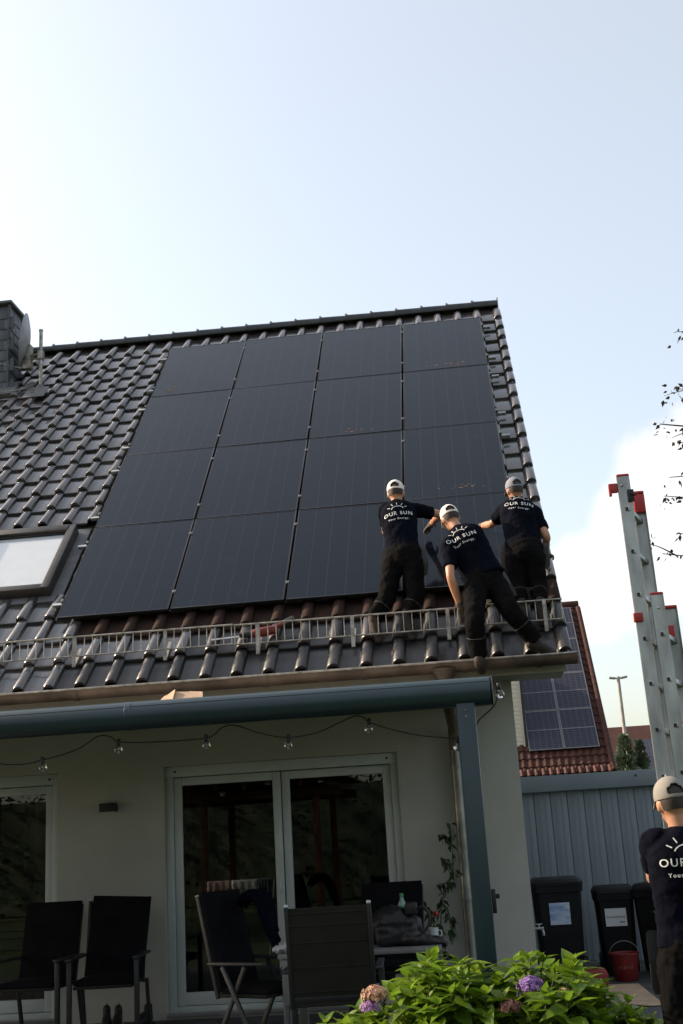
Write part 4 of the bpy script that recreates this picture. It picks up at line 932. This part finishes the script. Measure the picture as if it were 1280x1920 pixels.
# broadleaf tree whose twigs reach in from the right
M_beech = mat('copper_leaf', (.030, .022, .014), .55, var=.3, col2=(.06, .028, .012), trans=.25)
bt = thing('beech_tree', 'dark leaved tree reaching thin twigs in from the right edge', 'tree', (8.9, 2.4, 0)); rng = random.Random(5)
MB().tube(cat([(8.9, 2.4, 0), (8.85, 2.4, 1.5), (8.95, 2.35, 3.5), (8.8, 2.3, 5.5), (8.85, 2.3, 7.6)]), [.17 * (1 - k / 30) for k in range(25)], 10).build('trunk', M_bark, bt)
tw = MB(); lv = MB()
def leaf_at(mb, p, d, L, rng):
    d = Vector(d).normalized(); s_ = d.cross(Vector((rng.gauss(0, 1), rng.gauss(0, 1), rng.gauss(0, 1)))).normalized(); nn = d.cross(s_)
    mb.add([p, p + d * L * .35 + s_ * L * .28, p + d * L, p + d * L * .35 - s_ * L * .28, p + d * L * .45 + nn * L * .06], [(0, 1, 4), (1, 2, 4), (2, 3, 4), (3, 0, 4)])
def twig(p, q, r0, leaves, droop, sub=True):
    pts = cat([p, Vector(p).lerp(Vector(q), .5) + Vector((0, 0, droop)), q], 6); tw.tube(pts, [r0 * (1 - .8 * k / (len(pts) - 1)) for k in range(len(pts))], 6)
    for k in range(leaves):
        f = .25 + .75 * rng.random(); i = min(int(f * (len(pts) - 1)), len(pts) - 2); b = pts[i].lerp(pts[i + 1], rng.random()); leaf_at(lv, b + Vector((rng.gauss(0, .06), rng.gauss(0, .07), rng.gauss(0, .06))), (rng.gauss(-.4, .6), rng.gauss(0, .6), rng.gauss(-.5, .6)), rng.uniform(.045, .09), rng)
    if sub:
        for k in range(5):
            f = rng.uniform(.3, .95); i = min(int(f * (len(pts) - 1)), len(pts) - 2); b = pts[i]; e = b + (Vector(q) - Vector(p)).normalized() * rng.uniform(.15, .4) + Vector((rng.gauss(0, .1), rng.gauss(0, .2), rng.gauss(0, .16))); twig(b, e, r0 * .45, int(leaves * .35), .02, False)
main = [((8.8, 2.3, 5.2), (6.42, 2.0, 5.86), .03), ((8.8, 2.3, 5.9), (6.70, 2.1, 6.30), .02), ((8.8, 2.3, 4.4), (6.36, 2.0, 5.0), .02), ((8.9, 2.3, 3.6), (6.27, 2.1, 4.36), .022), ((8.9, 2.35, 4.0), (6.50, 2.2, 4.60), .02), ((8.8, 2.3, 5.4), (6.55, 1.8, 5.55), .02), ((8.8, 2.3, 5.0), (6.50, 2.3, 5.30), .022), ((8.8, 2.3, 6.6), (6.95, 2.2, 7.0), .03)]
for p, q, r0 in main: twig(p, q, r0, 48, .12)
for k in range(26):
    a = rng.random() * 6.28; z = rng.uniform(3.4, 7.6)
    if math.cos(a) < -.5: continue
    twig((8.85, 2.3, z), (8.85 + math.cos(a) * rng.uniform(1.3, 2.2), 2.3 + math.sin(a) * rng.uniform(1.3, 2.2), z + rng.uniform(.2, 1)), .03, 60, .15)
tw.build('twigs', M_bark, bt); lv.build('crown', M_beech, bt, smooth=False)

# ------------------------------------------------------------------ terrace furniture
M_cf = mat('chair_frame', (.03, .031, .033), .5, metal=.3); M_cush = mat('charcoal_cushion', (.007, .007, .009), .95, spec=.1, var=.15, bump=.2, bscale=120); M_sling = mat('olive_sling', (.026, .026, .021), .9, spec=.15, var=.08, bump=.2, bscale=180)
def arch_slab(mb, w, h, th, mt, bulge=.02, nx=8, nz=10, seams=(), sx=.0):
    vs = []; fs = []
    for side in (0, 1):
        for j in range(nz + 1):
            for i in range(nx + 1):
                x = -w / 2 + w * i / nx + sx * j / nz; z = h * j / nz; e = (1 - (2 * i / nx - 1) ** 4) * (1 - (2 * j / nz - 1) ** 6); sd = 1 - .5 * sum(math.exp(-((j / nz - s_) * nz * 1.2) ** 2) for s_ in seams)
                vs.append(mt @ Vector((x, (th / 2 + bulge * e * sd) * (-1 if side == 0 else 1), z)))
    N = (nx + 1) * (nz + 1)
    for side in (0, 1):
        for j in range(nz):
            for i in range(nx):
                a = side * N + j * (nx + 1) + i; q = (a, a + 1, a + nx + 2, a + nx + 1); fs.append(q if side == 0 else q[::-1])
    per = [i for i in range(nx + 1)] + [j * (nx + 1) + nx for j in range(1, nz + 1)] + [nz * (nx + 1) + i for i in range(nx - 1, -1, -1)] + [j * (nx + 1) for j in range(nz - 1, 0, -1)]
    for k in range(len(per)): a, b = per[k], per[(k + 1) % len(per)]; fs.append((b, a, N + a, N + b))
    return mb.add(vs, fs)
def chair(label, x, y, rz, kind, seatz=.42, W=.56, top=1.04, skew=0.):
    c = thing('garden_chair', label, 'chair', (x, y, 0), 'garden chairs on the terrace'); c.rotation_euler = (0, 0, rz); ORG[c] = Vector((0, 0, 0))
    # local: faces -y
    tilt = R(14); bt_ = Matrix.Translation((0, .20, seatz + .02)) @ Matrix.Rotation(-tilt, 4, 'X')
    H = (top - seatz) / math.cos(tilt)
    if kind == 'fold':
        for s_ in (-1, 1):
            MB().beam((s_ * W / 2, .22, .02), (s_ * W / 2, -.10, seatz + .2), .022, .035, ch=.006).build('leg', M_cf, c); MB().beam((s_ * (W / 2 + .02), -.24, .02), (s_ * (W / 2 + .02), .10, seatz + .2), .022, .035, ch=.006).build('leg', M_cf, c)
            MB().box((s_ * W / 2 - .028, -.28, seatz + .205), (s_ * W / 2 + .028, .24, seatz + .23), ch=.01).build('armrest', M_cf, c)
    else:
        for s_ in (-1, 1):
            MB().box((s_ * W / 2 - .02, -.27, 0), (s_ * W / 2 + .02, -.23, seatz + .20), ch=.006).build('leg', M_cf, c); MB().beam((s_ * W / 2, .30, 0), (s_ * W / 2, .18, seatz), .03, .035, ch=.006).build('leg', M_cf, c)
            MB().box((s_ * W / 2 - .026, -.30, seatz + .20), (s_ * W / 2 + .026, .26, seatz + .225), ch=.01).build('armrest', M_cf, c)
    fm_ = MB()
    for s_ in (-1, 1): fm_.box((s_ * (W / 2 - .035) - .014, -.017, -.05), (s_ * (W / 2 - .035) + .014, .017, H), bt_, .006)
    fm_.box((-W / 2 + .05, -.012, .0), (W / 2 - .05, .012, .03), bt_, .004); fm_.build('back_frame', M_cf, c)
    for s_ in (-1, 1): MB().box((s_ * (W / 2 - .035) - .015, -.018, H + .001), (s_ * (W / 2 - .035) + .015, .018, H + .014), bt_, .005).build('end_cap', M_upvc, c)
    MB().box((-W / 2 + .03, -.27, seatz - .02), (W / 2 - .03, .20, seatz + .008), ch=.01).build('seat', M_sling, c)
    arch_slab(MB(), W - .10, H - .03, .010, bt_ @ Matrix.Translation((0, .004, .02)), .004, seams=(.3, .6, .8)).build('back_sling', M_sling, c)
    if kind != 'bare':
        arch_slab(MB(), W - .05, H + .02, .030, bt_ @ Matrix.Translation((0, -.035, .0)) @ Matrix.Rotation(skew, 4, 'Y'), .018, seams=(.28, .52, .78)).build('back_cushion', M_cush, c)
        arch_slab(MB(), W - .07, .46, .03, Matrix.Translation((0, .18, seatz + .03)) @ Matrix.Rotation(R(90), 4, 'X'), .018).build('seat_cushion', M_cush, c)
    else:
        for f in (.1, .36, .62, .80, .93):
            MB().box((-W / 2 + .05, .010, H * f - .006), (W / 2 - .05, .014, H * f + .006), bt_, .002).build('seam', M_sling, c)
    return c
chair('dark cushioned garden chair at far left before the patio window', .14, -.75, R(-4), 'c', W=.56, top=1.03)
chair('dark cushioned garden chair with skewed back pad under the wall lamp', .78, -.80, R(5), 'c', W=.56, top=1.05, skew=R(4))
chair('reclined folding chair with black pad, seen from its side by the door', 2.25, -1.9, R(62), 'fold', W=.50, top=1.09)
chair('olive sling chair seen from behind in front of the table', 2.92, -2.55, R(183), 'bare', W=.62, top=1.03)
chair('dark garden chair beyond the table, mostly hidden by the olive chair', 3.15, -.75, R(-5), 'c', W=.58, top=1.04)
tbm = mat('table_grey', (.17, .17, .165), .5)
tt = thing('garden_table', 'grey garden table crowded with bags beside the olive chair', 'table', (3.05, -1.75, 0))
MB().box((2.46, -2.15, .655), (3.64, -1.35, .69), ch=.006).build('table_top', tbm, tt)
for x, y in ((2.52, -2.1), (3.58, -2.1), (2.52, -1.4), (3.58, -1.4)): MB().box((x - .035, y - .035, 0), (x + .035, y + .035, .654), ch=.005).build('leg', tbm, tt)
bg_ = thing('backpack', 'black work backpack lying on the garden table', 'backpack', (3.3, -1.8, .69)); rng = random.Random(3)
q = MB()
loft(q, [(3.14, -1.75, .80), (3.28, -1.8, .83), (3.42, -1.8, .80)], [(.10, .11), (.13, .14), (.09, .10)], (0, 1, 0)); loft(q, [(3.40, -1.95, .74), (3.52, -1.95, .72), (3.66, -1.93, .70)], [(.10, .05), (.08, .045), (.05, .03)], (0, 1, 0)); q.box((3.16, -2.02, .70), (3.46, -1.7, .84), ch=.03)
fuse(q, 'bag', M_black, bg_, .012, wr=.035, wscale=.06, smooth=2); MB().tube(cat([(3.42, -1.85, .88), (3.50, -1.86, .95), (3.56, -1.87, .90), (3.55, -1.88, .82), (3.50, -1.9, .76)]), .011, 8).build('strap', M_black, bg_)
MB().box((3.38, -1.9, .90), (3.47, -1.78, .985), ch=.015).build('box_pocket', M_black, bg_)
bo_ = thing('water_bottle', 'clear plastic water bottle with green label on the table', 'bottle', (3.34, -1.62, .69))
MB().lathe([(0, .69), (.032, .69), (.034, .70), (.034, .86), (.036, .93), (.034, .96), (.014, 1.0), (.013, 1.015)], (3.345, -1.62, 0), 18).build('bottle_body', mat('pet_plastic', (.35, .5, .45), .1, trans=.4), bo_)
MB().lathe([(.0352, .90), (.0372, .93), (.0362, .955)], (3.345, -1.62, 0), 18).build('label_band', mat('green_label', (.04, .30, .13), .5), bo_); MB().lathe([(0, 1.045), (.014, 1.045), (.015, 1.02), (.0, 1.018)], (3.345, -1.62, 0), 14).build('bottle_cap', MATS['green_label'], bo_)
mu = thing('mug', 'small white mug on the table right of the backpack', 'mug', (3.57, -1.65, .69))
MB().lathe([(0, .692), (.034, .692), (.038, .70), (.040, .785), (.037, .785), (.035, .70), (0, .698)], (3.57, -1.65, 0), 18).build('cup', M_upvc, mu); MB().tube(cat([(3.605, -1.65, .765), (3.63, -1.65, .76), (3.632, -1.65, .73), (3.605, -1.65, .715)]), .005, 6).build('handle', M_upvc, mu)
pb = thing('plastic_bag', 'crumpled white plastic bag hanging over the table corner', 'plastic bag', (2.50, -2.1, .69)); q = MB()
loft(q, [(2.44, -2.08, .715), (2.53, -2.1, .73), (2.62, -2.12, .71), (2.655, -2.165, .62), (2.66, -2.17, .52)], [(.05, .02), (.07, .028), (.06, .022), (.035, .012), (.012, .008)], (0, 1, 0)); fuse(q, 'bag', mat('thin_white_plastic', (.6, .62, .64), .35, trans=.3), pb, .008, wr=.05, wscale=.03, smooth=1)
jk = thing('dark_jacket', 'dark jacket slung over the top of the folding chair', 'jacket', (2.3, -1.75, 1.0)); q = MB()
loft(q, [(2.14, -1.72, 1.04), (2.22, -1.76, 1.10), (2.30, -1.80, 1.06), (2.35, -1.84, .92), (2.40, -1.87, .76)], [(.09, .03), (.12, .035), (.12, .035), (.10, .03), (.06, .025)], (.45, .85, 0)); fuse(q, 'cloth', M_navy, jk, .009, wr=.05, wscale=.05, smooth=2)
for i, (x, y, rz, lab) in enumerate(((.60, -.32, .3, 'dark shoe with orange heel loop, left of a pair below the lamp'), (.70, -.33, .2, 'dark shoe with orange heel loop, right of a pair below the lamp'), (.93, -.30, -.2, 'black shoe standing alone left of the terrace door'))):
    s_ = thing('shoe', lab, 'shoe', (x, y, 0), 'shoes along the wall'); s_.rotation_euler = (0, 0, rz); ORG[s_] = Vector((0, 0, 0)); q = MB()
    loft(q, [(0, .10, .05), (0, .02, .06), (0, -.08, .045), (0, -.15, .03)], [(.035, .045), (.042, .06), (.045, .042), (.03, .025)], (1, 0, 0)); loft(q, [(0, .09, .06), (0, .08, .15)], [(.036, .04), (.034, .05)], (1, 0, 0)); fuse(q, 'upper', M_black, s_, .008, smooth=2)
    MB().box((-.045, -.17, 0), (.045, .14, .022), ch=.01).build('sole', M_upvc if i < 2 else M_black, s_)
    if i < 2: MB().box((-.008, .115, .12), (.008, .125, .19), ch=.003).build('heel_loop', mat('orange_loop', (.6, .10, .03), .6), s_)

# ------------------------------------------------------------------ hydrangea and tomato
def leaf_mesh(name, L, Wd, m_, fold=.25, curl=.25, nseg=6, tooth=0.):
    vs = []; fs = []
    for i in range(nseg + 1):
        f = i / nseg; w_ = Wd * math.sin(math.pi * min(1, f ** .75 * .985 + .012)) * (1 - .25 * f); z = -curl * L * f * f; y = L * f
        w_ *= 1 + (tooth if i % 2 else -tooth)
        vs += [(-w_ / 2, y, z + w_ * fold * .5), (0, y, z), (w_ / 2, y, z + w_ * fold * .5)]
    for i in range(nseg):
        a = 3 * i; fs += [(a, a + 1, a + 4, a + 3), (a + 1, a + 2, a + 5, a + 4)]
    return MB().add(vs, fs).mesh(name, m_)
def leaf_mat(name, c1, c2, tr=.4):
    m_ = mat(name, c1, .42, col2=c2, scale=4, spec=.45, rnd=.3, trans=tr, bump=.25, bscale=35); return m_
M_hl = leaf_mat('hydrangea_leaf', (.10, .20, .014), (.20, .29, .022), .5)
hy = thing('hydrangea', 'leafy green hydrangea bush with fading purple blooms in front of the post', 'shrub', (3.95, -4.3, 0)); rng = random.Random(11)
lms = [leaf_mesh('leaf', .165, .095, M_hl, .3, .30), leaf_mesh('leaf', .14, .088, M_hl, .2, .12), leaf_mesh('leaf', .175, .10, M_hl, .35, .45)]
def hy_top(x): # outline height of the bush
    f = (x - 3.08) / (4.84 - 3.08); return .50 + .30 * math.sin(math.pi * min(1, max(0, f)) ** 1.0) ** .8 + .05 * math.sin(x * 9) + .03 * math.sin(x * 23)
stems = MB(); rest = MB(); cnt = 0; allv = []
heads = [(4.195, -4.42, .685, 'purple'), (3.37, -4.42, .675, 'faded'), (3.345, -4.46, .615, 'purple2'), (4.08, -4.55, .60, 'dry'), (4.37, -4.42, .635, 'cream')]
for k in range(270):
    x = rng.uniform(3.08, 4.84); y = -4.25 + rng.uniform(-.42, .42); ed = 1 - ((y + 4.25) / .5) ** 2 * .35
    zt = hy_top(x) * ed - rng.random() ** 1.6 * .30
    if any((Vector((x, y, zt)) - Vector((hx, hy_, hz - .02))).length < .11 and y < hy_ + .05 for hx, hy_, hz, _ in heads): continue
    tip = Vector((x, y, zt)); base = Vector((3.95 + (x - 3.95) * .45, -4.25 + (y + 4.25) * .4, .0))
    stems.tube([base, base.lerp(tip, .5) + Vector((0, 0, .04)), tip], [.006, .005, .003], 5)
    a0 = rng.random() * 6.28
    for pr_ in range(3):
        for s_ in range(2 if pr_ else 3):
            a = a0 + pr_ * 1.57 + s_ * (3.1416 if pr_ else 2.1) + rng.gauss(0, .2); pit = R((48, 22, 2)[pr_]) + rng.gauss(0, .2); p = tip - Vector((0, 0, (.0, .035, .08)[pr_]))
            sc = (.55, .9, 1.08)[pr_] * rng.uniform(.8, 1.15)
            mt = Matrix.Translation(p) @ Matrix.Rotation(a, 4, 'Z') @ Matrix.Rotation(pit, 4, 'X') @ Matrix.Rotation(rng.gauss(0, .25), 4, 'Y') @ Matrix.Scale(sc, 4)
            allv.append((zt + (-y - 4.25) * .8 - pr_ * .03, mt, rng.randrange(3)))
allv.sort(key=lambda q_: -q_[0])
for i, (_, mt, li) in enumerate(allv):
    if i < 300:
        o = link('leaf', lms[li], hy); o.matrix_local = Matrix.Translation(-ORG[hy]) @ mt
    else:
        me = lms[li]; rest.add([mt @ v.co for v in me.vertices], [tuple(p.vertices) for p in me.polygons])
stems.build('stems', mat('green_stem', (.06, .09, .03), .7), hy)
tag(rest.build('inner_leaves', M_hl, hy), kind='stuff')
hcol = {'purple': ((.23, .13, .42), (.34, .2, .45)), 'faded': ((.55, .30, .25), (.45, .34, .20)), 'purple2': ((.35, .16, .40), (.4, .25, .4)), 'dry': ((.24, .09, .08), (.30, .16, .12)), 'cream': ((.5, .42, .3), (.4, .33, .22))}
for hx, hy_, hz, kd in heads:
    m_ = mat('bloom_' + kd, hcol[kd][0], .8, col2=hcol[kd][1], scale=30, trans=.3); mb = MB(); R_ = {'purple': .062, 'faded': .065, 'purple2': .045, 'dry': .05, 'cream': .032}[kd]
    for k in range(int(190 * R_ / .06)):
        d = Vector((rng.gauss(0, 1), rng.gauss(0, 1), abs(rng.gauss(.2, 1)))).normalized(); d = (d + Vector((rng.gauss(0, .2), rng.gauss(0, .2), rng.gauss(0, .2)))).normalized(); p = Vector((hx, hy_, hz - R_ * .4)) + Vector((d.x * 1.12, d.y * 1.12, d.z * .82)) * R_ * rng.uniform(.55, 1.1); u = d.orthogonal().normalized(); v = d.cross(u); q0 = rng.random() * 6; ps = .0125 * rng.uniform(.8, 1.2)
        for j in range(4):
            a = q0 + j * 1.5708; e1 = u * math.cos(a) + v * math.sin(a); e2 = u * math.cos(a + .7) + v * math.sin(a + .7); e3 = u * math.cos(a - .7) + v * math.sin(a - .7)
            mb.add([p, p + e3 * ps * .8 + d * .002, p + e1 * ps * 1.15 + d * .004, p + e2 * ps * .8 + d * .002], [(0, 1, 2, 3)])
    mb.build('flower_head', m_, hy, smooth=False)
to_ = thing('tomato_plant', 'sparse tomato plant climbing the wall beside the downpipe', 'plant', (3.6, -.25, 0)); M_tl = leaf_mat('tomato_leaf', (.028, .055, .018), (.045, .07, .02), .35)
tl = leaf_mesh('leaf', .07, .04, M_tl, .2, .5, tooth=.18); sm_ = MB()
for path in ([(3.58, -.25, .0), (3.56, -.25, .5), (3.60, -.22, .9), (3.71, -.2, 1.15), (3.72, -.2, 1.55)], [(3.56, -.25, .5), (3.50, -.27, .75), (3.42, -.27, .92)], [(3.60, -.22, .9), (3.66, -.24, .75), (3.67, -.25, .62)], [(3.71, -.2, 1.15), (3.62, -.2, 1.27)], [(3.71, -.2, 1.05), (3.58, -.2, 1.04)], [(3.72, -.2, 1.42), (3.63, -.2, 1.46)], [(3.56, -.25, .5), (3.62, -.28, .42)]):
    pts = cat(path, 6); sm_.tube(pts, .006, 5)
    for k in range(len(pts)):
        if pts[k].z < .42: continue
        for _ in range(2):
            o = link('leaf', tl, to_, pts[k] - ORG[to_] + Vector((rng.gauss(0, .012), rng.gauss(0, .015), rng.gauss(0, .01))), (rng.uniform(-1.3, -.1), rng.gauss(0, .4), rng.random() * 6.28)); s_ = rng.uniform(.7, 1.4); o.scale = (s_, s_, s_)
sm_.build('stem', MATS['green_stem'], to_)
for x, z, m_ in ((3.535, .80, mat('tomato_red', (.42, .03, .02), .3)), (3.49, .70, mat('tomato_green', (.10, .16, .04), .3)), (3.57, .62, MATS['tomato_green'])): MB().ball((x, -.27, z), (.026, .026, .024), 12).build('tomato', m_, to_)

# ------------------------------------------------------------------ garden on the camera's side (mirrored in the door panes) and added shade trees
M_gl = mat('garden_leaf', (.028, .055, .013), .8, var=.35, scale=1, trans=.3)
def hedge(label, x0, x1, y, h, d, n, rng):
    t_ = thing('hedge', label, 'hedge', ((x0 + x1) / 2, y, 0)); mb = MB(); MB().box((x0 + .25, y - d * .3, 0), (x1 - .25, y + d * .3, h - .25)).build('core', M_leafd, t_)
    for _ in range(n):
        p = Vector((rng.uniform(x0, x1), y + rng.uniform(-1, 1) * d / 2, rng.uniform(.05, h))); a = Vector((rng.gauss(0, 1), rng.gauss(0, 1), rng.gauss(0, 1))).normalized(); b = a.orthogonal().normalized(); s_ = rng.uniform(.05, .11)
        mb.add([p - a * s_, p + b * s_ * .6, p + a * s_, p - b * s_ * .6], [(0, 1, 2, 3)])
    tag(mb.build('foliage', M_gl, t_, smooth=False), kind='stuff')
def garden_tree(label, x, y, h, r, n, rng):
    t_ = thing('garden_tree', label, 'tree', (x, y, 0), 'trees at the end of the garden and added shade trees')
    MB().tube(cat([(x, y, 0), (x + .1, y, h * .3), (x - .1, y + .1, h * .6), (x, y, h * .9)]), [.22 * (1 - k / 22) for k in range(19)], 8).build('trunk', M_bark, t_); mb = MB()
    for k in range(16):
        a = rng.random() * 6.28; f = rng.random(); c = (x + math.cos(a) * r * .65 * f ** .5, y + math.sin(a) * r * .65 * f ** .5, h * rng.uniform(.38, .9)); leaf_cloud(mb, c, (r * .45, r * .45, h * .14), n // 16, .16, rng)
    mb.build('crown', M_gl, t_, smooth=False)
rg = random.Random(21)
hedge('tall green garden hedge mirrored in the door glass', -14, 22, -21, 3.2, 1.2, 9000, rg)
for k, (x, y, h, r) in enumerate(((-11, -24, 13, 4.8), (-4, -25, 15, 5.2), (3.5, -24, 14, 5.0), (11, -25, 15, 5.2), (18, -23, 13, 4.8))):  # made tall to keep sky light off the facade
    garden_tree(f'{["leftmost", "second", "middle", "fourth", "rightmost"][k]} broad garden tree mirrored behind the hedge, made tall to shade the facade', x, y, h, r, 3600, rg)
for k, (x, y, h, r) in enumerate(((-7.5, -8.6, 8, 2.4), (-8.5, -11.5, 10, 3.2), (-7.5, -14.5, 10, 3.2), (-8.5, -18.5, 11, 3.4))):  # added out of view to shade the lawn and cut its bounce light
    garden_tree(f'{["nearest", "second", "third", "farthest"][k]} unseen tree added at left to shade the lawn', x, y, h, r, 3000, rg)
pg = thing('wooden_shelter', 'orange brown timber garden shelter mirrored in the door glass', 'shelter', (-1, -10, 0)); M_wood = mat('stained_timber', (.17, .07, .03), .6, var=.25, stretch=(1, 1, .2))
for x, y in ((-.85, -9.6), (1.15, -9.6), (-3.2, -9.6), (-.85, -12), (1.15, -12), (-3.2, -12)): MB().box((x - .06, y - .06, 0), (x + .06, y + .06, 2.25), ch=.008).build('post', M_wood, pg)
MB().beam((-3.6, -9.6, 2.33), (1.6, -9.6, 2.33), .08, .16).build('beam', M_wood, pg); MB().beam((-3.6, -12, 2.33), (1.6, -12, 2.33), .08, .16).build('beam', M_wood, pg)
for k in range(11): MB().box((-3.5 + .49 * k, -12.4, 2.412), (-3.44 + .49 * k, -9.2, 2.53)).build('rafter', M_wood, pg)
MB().box((-3.7, -12.5, 2.54), (1.7, -9.1, 2.57)).build('roof_sheet', M_lead, pg)
dk = thing('drying_rack', 'folding laundry rack with pale washing mirrored in the left pane', 'drying rack', (.5, -6, 0))
for x in (.05, .95):
    MB().tube([(x, -6.3, 0), (x, -5.75, .98)], .01, 6).build('leg', M_galv, dk); MB().tube([(x, -5.7, 0), (x, -6.25, .98)], .01, 6).build('leg', M_galv, dk)
for k in range(6): MB().tube([(0, -6.25 + .1 * k, 1.0), (1.0, -6.25 + .1 * k, 1.0)], .004, 5).build('wire', M_galv, dk)
for k, (x0, x1, c) in enumerate(((.08, .42, (.75, .55, .5)), (.43, .80, (.85, .87, .9)), (.81, .97, (.10, .12, .18)))):
    vs = []; fs = []
    for i in range(13):
        x = x0 + (x1 - x0) * i / 12
        for (y, z) in ((-5.90, .72), (-5.752, 1.0), (-5.742, 1.008), (-5.73, 1.0), (-5.72 + .012 * math.sin(i * 1.9), .74 + .01 * math.sin(i))): vs.append((x, y, z))
    for i in range(12):
        for j in range(4): fs.append((i * 5 + j, i * 5 + j + 1, (i + 1) * 5 + j + 1, (i + 1) * 5 + j))
    o = MB().add(vs, fs).build('laundry', mat('laundry%d' % k, c, .9, trans=.2), dk); sd = o.modifiers.new('s', 'SOLIDIFY'); sd.thickness = .006
